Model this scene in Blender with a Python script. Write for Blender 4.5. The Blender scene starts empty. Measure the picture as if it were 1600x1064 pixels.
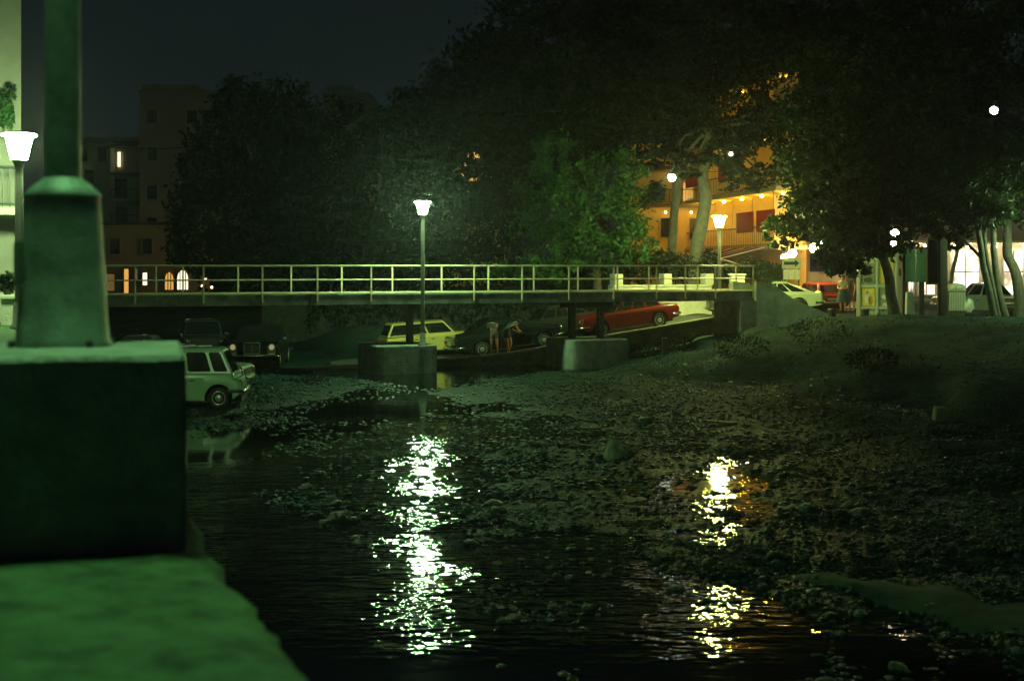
import bpy, bmesh, math, random
import numpy as np
from mathutils import Vector, Matrix, noise as mnoise
R = math.radians
random.seed(7)
rng = np.random.default_rng(7)
S = bpy.context.scene
COL = S.collection
F, EYE, HZ = 2222.0, 3.7, 417.0     # focal length in photo pixels, eye height over the water, horizon row

# ------------------------------------------------------------------ camera
cam = bpy.data.cameras.new('camera')
camo = bpy.data.objects.new('camera', cam); COL.objects.link(camo)
camo.location = (0, 0, EYE); camo.rotation_euler = (R(90), 0, 0)
cam.sensor_width = 36; cam.lens = 50
cam.shift_y = -(532 - HZ) / 1600.0
cam.clip_start = 0.05; cam.clip_end = 2000
cam.dof.use_dof = True; cam.dof.focus_distance = 46; cam.dof.aperture_fstop = 2.2
S.camera = camo
# ------------------------------------------------------------------ night sky
W = bpy.data.worlds.new('World'); S.world = W; W.use_nodes = True
wn = W.node_tree.nodes; wl = W.node_tree.links
bg = wn['Background']
sky = wn.new('ShaderNodeTexSky'); sky.sky_type = 'NISHITA'; sky.sun_disc = False
sky.sun_elevation = R(-7); sky.sun_rotation = R(200)
mx = wn.new('ShaderNodeMixRGB'); mx.blend_type = 'MIX'; mx.inputs[0].default_value = 0.9
mx.inputs[2].default_value = (0.075, 0.125, 0.14, 1)
wl.new(sky.outputs[0], mx.inputs[1]); wl.new(mx.outputs[0], bg.inputs[0])
bg.inputs[1].default_value = 0.078
# ------------------------------------------------------------------ picture
S.view_settings.view_transform = 'Standard'; S.view_settings.look = 'None'
S.view_settings.exposure = 0.0; S.view_settings.gamma = 1.0; S.view_settings.use_curve_mapping = False
S.cycles.use_denoising = True
S.cycles.sample_clamp_indirect = 4.0; S.cycles.sample_clamp_direct = 0
S.cycles.max_bounces = 5; S.cycles.diffuse_bounces = 2; S.cycles.glossy_bounces = 3
S.cycles.transparent_max_bounces = 6; S.cycles.volume_bounces = 0
S.cycles.use_light_tree = True
S.cycles.caustics_reflective = False; S.cycles.caustics_refractive = False
L_GREEN = (0.34, 1.0, 0.36); L_MID = (0.50, 1.0, 0.40); L_YEL = (0.86, 1.0, 0.27); L_WARM = (1.0, 0.52, 0.02); L_SHOP = (1.0, 0.80, 0.46); L_COOL = (0.72, 1.0, 0.86)

# ------------------------------------------------------------------ helpers
def at(px, py, Y): return Vector(((px - 800) / F * Y, Y, EYE - (py - HZ) / F * Y))
def xat(px, Y): return (px - 800) / F * Y
def zat(py, Y): return EYE - (py - HZ) / F * Y

def M(name, col, rough=.6, metal=0., var=.25, scale=4., bump=0., bscale=30., spec=.5, coat=0., stain=None):
    m = bpy.data.materials.new(name); m.use_nodes = True
    n = m.node_tree.nodes; l = m.node_tree.links; p = n['Principled BSDF']
    p.inputs['Roughness'].default_value = rough; p.inputs['Metallic'].default_value = metal
    p.inputs['Specular IOR Level'].default_value = spec; p.inputs['Coat Weight'].default_value = coat
    tc = n.new('ShaderNodeTexCoord')
    if var > 0:
        t = n.new('ShaderNodeTexNoise'); t.inputs['Scale'].default_value = scale; t.inputs['Detail'].default_value = 6
        t.inputs['Roughness'].default_value = .65
        l.new(tc.outputs['Object'], t.inputs['Vector'])
        r = n.new('ShaderNodeValToRGB')
        a = [max(0, c * (1 - var)) for c in col]; b = [min(1, c * (1 + var)) for c in col]
        if stain: a = stain
        r.color_ramp.elements[0].position = .32; r.color_ramp.elements[1].position = .68
        r.color_ramp.elements[0].color = (*a, 1); r.color_ramp.elements[1].color = (*b, 1)
        l.new(t.outputs['Fac'], r.inputs['Fac']); l.new(r.outputs['Color'], p.inputs['Base Color'])
    else:
        p.inputs['Base Color'].default_value = (*col, 1)
    if bump > 0:
        t2 = n.new('ShaderNodeTexNoise'); t2.inputs['Scale'].default_value = bscale; t2.inputs['Detail'].default_value = 5
        l.new(tc.outputs['Object'], t2.inputs['Vector'])
        bp = n.new('ShaderNodeBump'); bp.inputs['Strength'].default_value = bump; bp.inputs['Distance'].default_value = .05
        l.new(t2.outputs['Fac'], bp.inputs['Height']); l.new(bp.outputs['Normal'], p.inputs['Normal'])
    return m

def EM(name, col, strength):
    m = bpy.data.materials.new(name); m.use_nodes = True
    p = m.node_tree.nodes['Principled BSDF']
    p.inputs['Base Color'].default_value = (.5, .5, .5, 1)
    p.inputs['Emission Color'].default_value = (*col, 1); p.inputs['Emission Strength'].default_value = strength
    return m

def leaf_mat(name, col, var=.5):
    m = bpy.data.materials.new(name); m.use_nodes = True
    n = m.node_tree.nodes; l = m.node_tree.links; p = n['Principled BSDF']
    p.inputs['Roughness'].default_value = .5; p.inputs['Specular IOR Level'].default_value = .18
    tc = n.new('ShaderNodeTexCoord'); t = n.new('ShaderNodeTexNoise'); t.inputs['Scale'].default_value = 1.7; t.inputs['Detail'].default_value = 8
    l.new(tc.outputs['Object'], t.inputs['Vector'])
    r = n.new('ShaderNodeValToRGB'); r.color_ramp.elements[0].position = .35; r.color_ramp.elements[1].position = .65
    r.color_ramp.elements[0].color = (*[c * (1 - var) for c in col], 1); r.color_ramp.elements[1].color = (*[c * (1 + var) for c in col], 1)
    l.new(t.outputs['Fac'], r.inputs['Fac']); l.new(r.outputs['Color'], p.inputs['Base Color'])
    tr = n.new('ShaderNodeBsdfTranslucent'); l.new(r.outputs['Color'], tr.inputs['Color'])
    mixn = n.new('ShaderNodeMixShader'); mixn.inputs[0].default_value = .18
    l.new(p.outputs[0], mixn.inputs[1]); l.new(tr.outputs[0], mixn.inputs[2])
    l.new(mixn.outputs[0], n['Material Output'].inputs['Surface'])
    return m

OFF = {}
class MB:
    def __init__(s): s.v = []; s.f = []; s.sm = []
    def add(s, vs, fs, smooth=False):
        b = len(s.v); s.v += [tuple(v) for v in vs]; s.f += [tuple(i + b for i in f) for f in fs]; s.sm += [smooth] * len(fs); return s
    def box(s, x0, x1, y0, y1, z0, z1, mat=None):
        vs = [Vector((x, y, z)) for z in (z0, z1) for y in (y0, y1) for x in (x0, x1)]
        if mat is not None: vs = [mat @ v for v in vs]
        return s.add(vs, [(0, 2, 3, 1), (4, 5, 7, 6), (0, 1, 5, 4), (2, 6, 7, 3), (0, 4, 6, 2), (1, 3, 7, 5)])
    def bbox(s, x0, x1, y0, y1, z0, z1, b=.02, mat=None):
        # box with chamfered edges (24 corners)
        vs = []; idx = {}
        for k, (sx, sy, sz) in enumerate([(a, c, d) for a in (0, 1) for c in (0, 1) for d in (0, 1)]):
            X = (x0, x1)[sx]; Y = (y0, y1)[sy]; Z = (z0, z1)[sz]
            ix = b if sx == 0 else -b; iy = b if sy == 0 else -b; iz = b if sz == 0 else -b
            for ax, p in enumerate([(X, Y + iy, Z + iz), (X + ix, Y, Z + iz), (X + ix, Y + iy, Z)]):
                idx[(sx, sy, sz, ax)] = len(vs); vs.append(Vector(p))
        if mat is not None: vs = [mat @ v for v in vs]
        g = lambda a, c, d, ax: idx[(a, c, d, ax)]
        fs = []
        for a in (0, 1):
            q = [(0, 0), (1, 0), (1, 1), (0, 1)]
            fs.append([g(a, i, j, 0) for i, j in q]); fs.append([g(i, a, j, 1) for i, j in q]); fs.append([g(i, j, a, 2) for i, j in q])
        for a in (0, 1):
            for c in (0, 1):
                fs.append([g(a, c, 0, 0), g(a, c, 1, 0), g(a, c, 1, 1), g(a, c, 0, 1)])
                fs.append([g(a, 0, c, 0), g(a, 1, c, 0), g(a, 1, c, 2), g(a, 0, c, 2)])
                fs.append([g(0, a, c, 1), g(1, a, c, 1), g(1, a, c, 2), g(0, a, c, 2)])
                for d in (0, 1): fs.append([g(a, c, d, 0), g(a, c, d, 1), g(a, c, d, 2)])
        return s.add(vs, fs)
    def tube(s, pts, rad, n=8, caps=True, smooth=True):
        pts = [Vector(p) for p in pts]; k = len(pts)
        rad = rad if isinstance(rad, (list, tuple)) else [rad] * k
        vs = []
        for i, p in enumerate(pts):
            d = (pts[min(i + 1, k - 1)] - pts[max(i - 1, 0)]).normalized()
            a = d.orthogonal().normalized() if i == 0 else (a - d * a.dot(d)).normalized()
            b = d.cross(a)
            for j in range(n):
                t = 2 * math.pi * j / n
                vs.append(p + (a * math.cos(t) + b * math.sin(t)) * rad[i])
        fs = [(i * n + j, i * n + (j + 1) % n, (i + 1) * n + (j + 1) % n, (i + 1) * n + j) for i in range(k - 1) for j in range(n)]
        s.add(vs, fs, smooth)
        if caps: s.add(vs[:n], [tuple(range(n))[::-1]]); s.add(vs[-n:], [tuple(range(n))])
        return s
    def lathe(s, prof, c=(0, 0, 0), n=24, mat=None, smooth=True, caps=True):
        vs = [Vector((r * math.cos(2 * math.pi * j / n), r * math.sin(2 * math.pi * j / n), z)) for r, z in prof for j in range(n)]
        vs = [((mat @ v) if mat is not None else v) + Vector(c) for v in vs]
        k = len(prof)
        s.add(vs, [(i * n + j, i * n + (j + 1) % n, (i + 1) * n + (j + 1) % n, (i + 1) * n + j) for i in range(k - 1) for j in range(n)], smooth)
        if caps: s.add(vs[:n], [tuple(range(n))[::-1]]); s.add(vs[-n:], [tuple(range(n))])
        return s
    def ball(s, c, r, n=12, sc=(1, 1, 1)):
        m = n // 2
        prof = [(math.sin(math.pi * i / m), -math.cos(math.pi * i / m)) for i in range(m + 1)]
        prof[0] = (.02, -1); prof[-1] = (.02, 1)
        return s.lathe([(a * r, b * r) for a, b in prof], c, n, Matrix.Diagonal((*sc, 1)).to_3x3())
    def prism(s, poly, ext, flip=False):   # poly: 3d points, ext: vector
        ext = Vector(ext); n = len(poly); a = [Vector(p) for p in poly]; b = [p + ext for p in a]
        return s.add(a + b, [tuple(range(n)), tuple(range(2 * n - 1, n - 1, -1))] + [(i, i + n, (i + 1) % n + n, (i + 1) % n) for i in range(n)])
    def quad(s, a, b, c, d): return s.add([a, b, c, d], [(0, 1, 2, 3)])
    def build(s, name, mat, parent=None, world=True):
        me = bpy.data.meshes.new(name)
        o = OFF.get(parent.name, Vector()) if parent is not None and world else Vector()
        me.from_pydata([tuple(Vector(v) - o) for v in s.v], [], s.f)
        me.polygons.foreach_set('use_smooth', s.sm)
        bm = bmesh.new(); bm.from_mesh(me); bmesh.ops.recalc_face_normals(bm, faces=bm.faces); bm.to_mesh(me); bm.free()
        me.materials.append(mat)
        ob = bpy.data.objects.new(name, me); COL.objects.link(ob)
        if parent is not None: ob.parent = parent
        OFF[ob.name] = o
        return ob

def tag(o, label=None, cat=None, group=None, kind=None):
    if label: o['label'] = label
    if cat: o['category'] = cat
    if group: o['group'] = group
    if kind: o['kind'] = kind
    return o
def thing(name, label, cat, loc=(0, 0, 0), group=None, rot=(0, 0, 0)):
    o = bpy.data.objects.new(name, None); COL.objects.link(o); o.location = loc; o.rotation_euler = rot
    o.empty_display_size = .2
    OFF[o.name] = Vector(loc)
    return tag(o, label, cat, group)
def kids(o): return [c for c in COL.objects if c.parent == o]
def copy_tree(o, parent=None):
    c = o.copy(); COL.objects.link(c)
    if parent is not None: c.parent = parent
    OFF[c.name] = OFF.get(o.name, Vector())
    for ch in kids(o): copy_tree(ch, c)
    return c
def rawmesh(name, V, Fa, mat, parent=None, smooth=False):
    me = bpy.data.meshes.new(name)
    V = np.asarray(V, dtype=np.float32); Fa = np.asarray(Fa, dtype=np.int32); k = Fa.shape[1]
    me.vertices.add(len(V)); me.vertices.foreach_set('co', V.ravel())
    me.loops.add(Fa.size); me.loops.foreach_set('vertex_index', Fa.ravel())
    me.polygons.add(len(Fa)); me.polygons.foreach_set('loop_start', np.arange(0, Fa.size, k, dtype=np.int32))
    me.polygons.foreach_set('loop_total', np.full(len(Fa), k, dtype=np.int32))
    me.polygons.foreach_set('use_smooth', np.full(len(Fa), smooth))
    me.update(calc_edges=True); me.validate()
    me.materials.append(mat)
    ob = bpy.data.objects.new(name, me); COL.objects.link(ob)
    if parent is not None: ob.parent = parent
    return ob

# ------------------------------------------------------------------ materials
MT = {}
MT['concrete'] = M('concrete', (.20, .21, .18), .85, var=.35, scale=3, bump=.5, bscale=18)
MT['lit_concrete'] = M('lit_concrete', (.40, .46, .34), .88, var=.35, scale=1.6, bump=.4, bscale=14)  # lighter copy of concrete, lamp light on the wing walls put into its colour
MT['deck_concrete'] = M('deck_concrete', (.16, .17, .14), .85, var=.6, scale=2.2, bump=.35, bscale=14)
MT['plinth'] = M('plinth_concrete', (.30, .31, .27), .9, var=.3, scale=5, bump=.6, bscale=40)
MT['mossy_stone'] = M('mossy_stone', (.076, .138, .062), .92, var=.6, scale=5.5, bump=.9, bscale=30)
MT['post_paint'] = M('post_paint', (.20, .25, .21), .5, .1, var=.55, scale=4, bump=.15, bscale=60)
MT['rail_paint'] = M('rail_paint', (.60, .48, .30), .5, var=.15, scale=9)
MT['lamp_metal'] = M('lamp_metal', (.22, .22, .20), .4, .3, var=.15)
MT['white_wall'] = M('white_wall', (.55, .54, .44), .85, var=.2, scale=1.6, bump=.3, bscale=25)
MT['plaster'] = M('plaster', (.31, .29, .24), .9, var=.12, scale=1.2, bump=.2, bscale=30)
MT['town_plaster'] = M('town_plaster', (.55, .48, .38), .9, var=.12, scale=.3)
MT['town_brown'] = M('town_brown', (.50, .38, .28), .9, var=.12, scale=.3)
MT['hotel'] = M('hotel_plaster', (.60, .45, .16), .9, var=.12, scale=.8)
MT['ochre'] = M('ochre_wall', (.62, .38, .08), .9, var=.12, scale=1)
MT['slab'] = M('slab', (.42, .36, .26), .85, var=.15)
MT['dark_wood'] = M('dark_wood', (.045, .04, .03), .7, var=.3, scale=6)
MT['dark_metal'] = M('dark_metal', (.03, .032, .03), .5, .3, var=.2)
MT['red_panel'] = M('red_panel', (.50, .055, .03), .8, var=.15)
rc_ = MT['red_panel'].node_tree; rp_ = rc_.nodes['Principled BSDF']; rt_ = rc_.nodes.new('ShaderNodeBsdfTranslucent'); rt_.inputs['Color'].default_value = (.55, .06, .03, 1)
rm2 = rc_.nodes.new('ShaderNodeMixShader'); rm2.inputs[0].default_value = .55; rc_.links.new(rp_.outputs[0], rm2.inputs[1]); rc_.links.new(rt_.outputs[0], rm2.inputs[2])
rc_.links.new(rm2.outputs[0], rc_.nodes['Material Output'].inputs['Surface'])      # woven red screens let the balcony lamps glow through
MT['white_cloth'] = M('white_cloth', (.75, .72, .62), .9, var=.08)
MT['red_cloth'] = M('red_cloth', (.32, .09, .05), .9, var=.1)
MT['glass'] = M('dark_glass', (.012, .014, .014), .06, var=0)
MT['car_glass'] = M('car_glass', (.01, .013, .012), .05, var=0, spec=.8)
MT['rubber'] = M('rubber', (.02, .02, .02), .8, var=.15)
MT['chrome'] = M('chrome', (.62, .62, .58), .16, .95, var=.06)
MT['hub'] = M('hubcap_metal', (.55, .55, .48), .28, .6, var=.1)
MT['black'] = M('underbody', (.01, .01, .01), .8, var=0)
MT['kerb'] = M('kerb_stone', (.24, .24, .17), .85, var=.3, scale=4, bump=.3)
MT['asphalt'] = M('asphalt', (.075, .075, .065), .85, var=.3, scale=3, bump=.4, bscale=40)
MT['rubble'] = M('rubble', (.06, .06, .045), .9, var=.45, scale=5, bump=.9, bscale=10)
MT['bark'] = M('bark', (.085, .075, .055), .9, var=.4, scale=6, bump=.8, bscale=16)
MT['pale_bark'] = M('pale_bark', (.10, .10, .07), .85, var=.4, scale=4, bump=.6, bscale=14)
MT['leaf'] = leaf_mat('plane_leaf', (.019, .048, .012))
MT['leaf_dark'] = leaf_mat('dark_leaf', (.010, .022, .009))
MT['leaf_pine'] = leaf_mat('pine_needle', (.012, .026, .011))
MT['leaf_pale'] = leaf_mat('pale_leaf', (.045, .125, .036))
MT['skin'] = M('skin', (.60, .27, .13), .6, var=.08)
MT['yellow_sign'] = M('yellow_poster', (.60, .48, .06), .7, var=.15, scale=4)
MT['green_board'] = M('green_board', (.075, .19, .10), .6, var=.2, scale=3)
MT['pale_metal'] = M('pale_metal', (.42, .45, .36), .45, .2, var=.12)
MT['stone'] = M('river_stone', (.055, .085, .066), .36, var=.5, scale=7, bump=.4, bscale=25)
MT['gravel'] = M('wet_gravel', (.015, .052, .043), .42, var=.7, scale=3, bump=.3, bscale=30, spec=.25)
MT['lamp_glass'] = EM('mercury_glass', L_MID, 860)
MT['lamp_glass_left'] = EM('mercury_glass_green', (.62, 1, .42), 380)
MT['lamp_glass_yellow'] = EM('mercury_glass_yellow', L_YEL, 850)
MT['lamp_glass_dim'] = EM('mercury_glass_dim', (.36, 1, .36), 118)
MT['globe'] = EM('globe_glass', L_COOL, 22)
MT['warm_bulb'] = EM('warm_bulb', L_WARM, 1150)
MT['warm_bulb_dim'] = EM('warm_bulb_dim', L_WARM, 330)
MT['shop_bulb'] = EM('shop_bulb', L_SHOP, 170)
MT['win_orange'] = EM('lit_window_orange', (1, .5, .1), .8)
MT['win_dim'] = EM('lit_window_dim', (1, .55, .15), .12)
MT['win_white'] = EM('lit_window_white', (1, .86, .6), 1.6)
MT['win_shop'] = EM('lit_shop_window', (1, .84, .62), 2.6)
wn_ = MT['win_shop'].node_tree; tx_ = wn_.nodes.new('ShaderNodeTexNoise'); tx_.inputs['Scale'].default_value = 1.1; tx_.inputs['Detail'].default_value = 5
to_ = wn_.nodes.new('ShaderNodeTexCoord'); wn_.links.new(to_.outputs['Object'], tx_.inputs['Vector'])
rm_ = wn_.nodes.new('ShaderNodeMapRange'); rm_.inputs[1].default_value = .38; rm_.inputs[2].default_value = .6; rm_.inputs[3].default_value = .18; rm_.inputs[4].default_value = 2.6
wn_.links.new(tx_.outputs['Fac'], rm_.inputs[0]); wn_.links.new(rm_.outputs[0], wn_.nodes['Principled BSDF'].inputs['Emission Strength'])
MT['win_strip'] = EM('lit_window_strip', (1, .9, .55), 1.5)
MT['amber_glint'] = EM('amber_glint', (1, .78, .42), .3)  # faint glow that paints amber glints on unlit chrome headlights
MT['leaves_litter'] = MT['leaf_pale']

# ================================================================== TERRAIN
def gp(px, py, z):
    Y = (EYE - z) * F / (py - HZ); return (xat(px, Y), Y, z)
CP = [gp(*p) for p in [
 (520,700,-.12),(450,760,-.2),(420,850,-.25),(450,950,-.3),(560,1060,-.3),(665,700,-.06),(660,760,-.07),(660,800,-.05),(660,850,-.06),(660,900,-.10),(680,1000,-.12),
 (640,640,-.15),(640,600,-.3),(520,655,-.15),(330,720,-.15),(360,690,-.1),(400,700,-.14),(760,672,-.07),(850,662,-.06),(940,676,-.04),(700,650,-.05),
 (330,640,.07),(420,620,.12),(520,606,.06),(400,600,.12),(300,650,.03),(380,654,-.02),(560,622,-.06),(470,640,-.03),(560,602,.03),
 (500,690,-.005),(480,740,.005),(540,815,-.01),(470,700,.0),(480,790,-.03),
 (740,618,.05),(820,612,.09),(900,600,.15),(900,630,.12),(1000,650,.14),(830,640,.04),(780,632,.01),(980,600,.2),
 (820,730,.0),(900,730,.02),(850,790,.005),(950,800,.005),(780,840,-.01),(1000,730,.02),(880,700,.0),(760,780,-.01),(850,880,-.03),(960,700,.03),
 (1130,770,-.07),(1100,874,.035),(1160,872,.035),(1050,866,.03),(1200,866,.04),(1130,808,.01),(1100,815,.005),(1165,822,.015),(1130,795,-.03),(1140,735,-.06),(1110,750,-.06),(1170,755,-.06),(1180,800,-.04),(1130,835,-.015),(1120,846,-.02),(1100,930,-.05),(1000,900,-.06),(900,950,-.08),(1000,1000,-.12),(1200,1000,-.15),(1400,1010,-.15),(1550,1055,-.12),(1080,730,.0),(1060,780,-.02),(1200,735,.06),
 (1250,720,.12),(1200,690,.13),(1400,760,.15),(1300,830,.05),(1400,850,.05),(1550,850,.12),(1300,930,.05),(1450,955,.05),(1590,1000,.06),(1200,885,-.02),(1250,860,.0),(1350,890,.0),(1500,900,.03),(1250,790,.05),
 (1100,620,.2),(1200,610,.25),(1400,640,.35),(1580,690,.4),(1090,570,.45),(1150,560,.7),(1250,540,1.1),(1350,540,1.25),(1450,560,1.1),(1580,580,1.2),(1200,512,1.4),(1120,530,.95),(1300,497,1.75),(1400,495,1.8),(1500,497,1.8),(1600,502,1.8),(1700,520,1.8),
 (1060,545,.6),(1000,560,.3),(800,592,.02),(860,585,.06),(720,582,-.25),(780,578,-.25),(860,572,-.15)]]
CP += [(-3,54.5,-.3),(0,55,-.2),(3,56,.1),(6,57,.6),(8,58,1.0),(9,56,1.2),(-5,53,-.25),(-3.5,50,-.3),(0,52,-.3),(3,53,-.1),
 (-6,62,1.2),(2,64,1.9),(8,64.5,2.1),(5,70,2.2),(13,62,1.5),(15,66,1.5),(20,64,1.5),(25,70,1.5),(12,66,1.6),(17,75,1.55),(25,60,1.6),(30,80,1.6),(11,60,1.5),
 (0,90,2.5),(-15,80,2.2),(-25,100,2.5),(25,95,1.8),(-10,50,.08),(-9.3,51,.08),(-14,48,.1),(-8,55,.05),(-13,60,.3),(-12,43,.12),(-12,38,.1),(-10,35,.05),(-20,40,.8),(-14,28,.4),(-9,20,-.1),(-6,14,-.2),(-3,9,-.3),(6,8,-.3),(12,12,-.1),(14,18,.2),(18,28,1.2),(30,40,1.8),(-6.5,46,.0),(-5.5,52,-.15)]
CPa = np.array(CP); CU = np.stack([CPa[:, 0] / CPa[:, 1] * 2.2, np.log(CPa[:, 1])], 1)
def fnoise(x, y, s, seed, octv=4):
    # value noise by summed rotated lattices (numpy)
    out = np.zeros_like(x); amp = 1.; tot = 0
    for o in range(octv):
        g = np.random.default_rng(seed * 31 + o).random((64, 64))
        c, sn = math.cos(o * 1.1 + seed), math.sin(o * 1.1 + seed)
        u = (x * c - y * sn) * s + 17.3 * o; v = (x * sn + y * c) * s + 9.7 * o
        iu = np.floor(u).astype(int); iv = np.floor(v).astype(int); fu = u - iu; fv = v - iv
        fu = fu * fu * (3 - 2 * fu); fv = fv * fv * (3 - 2 * fv)
        a = g[iu % 64, iv % 64]; b = g[(iu + 1) % 64, iv % 64]; cc = g[iu % 64, (iv + 1) % 64]; d = g[(iu + 1) % 64, (iv + 1) % 64]
        out += amp * ((a * (1 - fu) + b * fu) * (1 - fv) + (cc * (1 - fu) + d * fu) * fv - .5)
        tot += amp; amp *= .55; s *= 2.05
    return out / tot * 2
def ground(x, y):
    x = np.asarray(x, float); y = np.asarray(y, float); sh = x.shape; x = x.ravel(); y = y.ravel()
    yy = np.clip(y, 5, 130); u = np.clip(x / yy, -.9, .9) * 2.2; v = np.log(yy)
    z = np.zeros_like(x)
    for i in range(0, len(x), 20000):
        d2 = (u[i:i+20000, None] - CU[None, :, 0])**2 + (v[i:i+20000, None] - CU[None, :, 1])**2 + 2e-4
        w = d2 ** -1.9; z[i:i+20000] = (w * CPa[None, :, 2]).sum(1) / w.sum(1)
    n1 = fnoise(x, y, .8, 3); n2 = fnoise(x, y, 3.2, 5, 3)
    k = np.clip(1.2 - np.abs(z) * .6, .3, 1)
    far = np.clip((58 - y) / 6, 0, 1)
    z = z + far * k * (n1 * .085 + n2 * .032) + (z > .3) * far * fnoise(x, y, .5, 9) * .22
    return z.reshape(sh)
ys = 8 * (200 / 8) ** (np.linspace(0, 1, 420)); ys = np.concatenate([[4.], ys])
tx = np.linspace(-1, 1, 400); xs = np.sign(tx) * (12 * np.abs(tx) + 20 * np.abs(tx)**3 + 88 * np.abs(tx)**14)
GX, GY = np.meshgrid(xs, ys)
GZ = ground(GX, GY)
ny, nx = GX.shape
ii = (np.arange(ny - 1)[:, None] * nx + np.arange(nx - 1)[None, :]).ravel()
gm = M('riverbed_gravel', (.008, .030, .025), .5, var=.75, scale=1.6, bump=.8, bscale=9)
# finer stony relief on the bed
n_ = gm.node_tree.nodes; l_ = gm.node_tree.links
vor = n_.new('ShaderNodeTexVoronoi'); vor.inputs['Scale'].default_value = 17; tc_ = [q for q in n_ if q.type == 'TEX_COORD'][0]
l_.new(tc_.outputs['Object'], vor.inputs['Vector'])
b2 = n_.new('ShaderNodeBump'); b2.inputs['Strength'].default_value = .9; b2.inputs['Distance'].default_value = .06; b2.invert = True
b1 = [q for q in n_ if q.type == 'BUMP' and q != b2][0]
l_.new(vor.outputs['Distance'], b2.inputs['Height']); l_.new(b1.outputs['Normal'], b2.inputs['Normal']); l_.new(b2.outputs['Normal'], n_['Principled BSDF'].inputs['Normal'])
# dry earth above the wet gravel line
geo = n_.new('ShaderNodeNewGeometry'); sz_ = n_.new('ShaderNodeSeparateXYZ'); l_.new(geo.outputs['Position'], sz_.inputs[0])
wet = n_.new('ShaderNodeMapRange'); wet.inputs[1].default_value = .02; wet.inputs[2].default_value = .45; wet.inputs[3].default_value = .55; wet.inputs[4].default_value = .98
l_.new(sz_.outputs['Z'], wet.inputs[0]); l_.new(wet.outputs[0], n_['Principled BSDF'].inputs['Roughness'])
wsp = n_.new('ShaderNodeMapRange'); wsp.inputs[1].default_value = .02; wsp.inputs[2].default_value = .30; wsp.inputs[3].default_value = .10; wsp.inputs[4].default_value = .02
l_.new(sz_.outputs['Z'], wsp.inputs[0]); l_.new(wsp.outputs[0], n_['Principled BSDF'].inputs['Specular IOR Level'])
earth = n_.new('ShaderNodeMix'); earth.data_type = 'RGBA'
ez = n_.new('ShaderNodeMapRange'); ez.inputs[1].default_value = .25; ez.inputs[2].default_value = .7; l_.new(sz_.outputs['Z'], ez.inputs[0])
en = n_.new('ShaderNodeTexNoise'); en.inputs['Scale'].default_value = .9; en.inputs['Detail'].default_value = 9; en.inputs['Roughness'].default_value = .7; l_.new(tc_.outputs['Object'], en.inputs['Vector'])
er = n_.new('ShaderNodeValToRGB'); er.color_ramp.elements[0].position = .35; er.color_ramp.elements[1].position = .65
er.color_ramp.elements[0].color = (.024, .046, .040, 1); er.color_ramp.elements[1].color = (.062, .105, .082, 1); l_.new(en.outputs['Fac'], er.inputs['Fac'])
old = [k for k in l_ if k.to_socket == n_['Principled BSDF'].inputs['Base Color']][0].from_socket
l_.new(ez.outputs[0], earth.inputs[0]); l_.new(old, earth.inputs[6]); l_.new(er.outputs['Color'], earth.inputs[7]); l_.new(earth.outputs[2], n_['Principled BSDF'].inputs['Base Color'])
terrain = rawmesh('riverbed', np.stack([GX, GY, GZ], -1).reshape(-1, 3), np.stack([ii, ii + 1, ii + 1 + nx, ii + nx], 1), gm, smooth=True)
tag(terrain, 'dark gravel riverbed rising to earthen banks on both sides', kind='structure')

# water ------------------------------------------------------------------
wm = bpy.data.materials.new('river_water'); wm.use_nodes = True
n = wm.node_tree.nodes; l = wm.node_tree.links; p = n['Principled BSDF']
p.inputs['Base Color'].default_value = (.003, .005, .004, 1); p.inputs['Roughness'].default_value = .055
p.inputs['IOR'].default_value = 1.33; p.inputs['Specular IOR Level'].default_value = .5
tc = n.new('ShaderNodeTexCoord')
mp = n.new('ShaderNodeMapping'); mp.inputs['Scale'].default_value = (.55, 1.25, 1); mp.inputs['Rotation'].default_value = (0, 0, .12)
l.new(tc.outputs['Object'], mp.inputs[0])
t1 = n.new('ShaderNodeTexNoise'); t1.inputs['Scale'].default_value = 6.0; t1.inputs['Detail'].default_value = 2.2; t1.inputs['Roughness'].default_value = .5
t2 = n.new('ShaderNodeTexNoise'); t2.inputs['Scale'].default_value = 2.6; t2.inputs['Detail'].default_value = 2
l.new(mp.outputs[0], t1.inputs['Vector']); l.new(mp.outputs[0], t2.inputs['Vector'])
msk = n.new('ShaderNodeTexNoise'); msk.inputs['Scale'].default_value = .45; msk.inputs['Detail'].default_value = 3
l.new(tc.outputs['Object'], msk.inputs['Vector'])
mr = n.new('ShaderNodeMapRange'); mr.inputs[1].default_value = .40; mr.inputs[2].default_value = .60; mr.inputs[3].default_value = .30; mr.inputs[4].default_value = 1.
l.new(msk.outputs['Fac'], mr.inputs[0])
sep = n.new('ShaderNodeSeparateXYZ'); l.new(tc.outputs['Object'], sep.inputs[0])
cal = n.new('ShaderNodeMapRange'); cal.inputs[1].default_value = 27; cal.inputs[2].default_value = 36; cal.inputs[3].default_value = 1.; cal.inputs[4].default_value = .05
l.new(sep.outputs['Y'], cal.inputs[0])
mul = n.new('ShaderNodeMath'); mul.operation = 'MULTIPLY'; l.new(mr.outputs[0], mul.inputs[0]); l.new(cal.outputs[0], mul.inputs[1])
ad = n.new('ShaderNodeMath'); ad.operation = 'ADD'; l.new(t1.outputs['Fac'], ad.inputs[0]); l.new(t2.outputs['Fac'], ad.inputs[1])
vd = n.new('ShaderNodeVectorMath'); vd.operation = 'DISTANCE'; vd.inputs[1].default_value = (3.5, 24.2, 0); l.new(tc.outputs['Object'], vd.inputs[0])
pool = n.new('ShaderNodeMapRange'); pool.inputs[1].default_value = .5; pool.inputs[2].default_value = 2.4; pool.inputs[3].default_value = .08; pool.inputs[4].default_value = 1.
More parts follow.
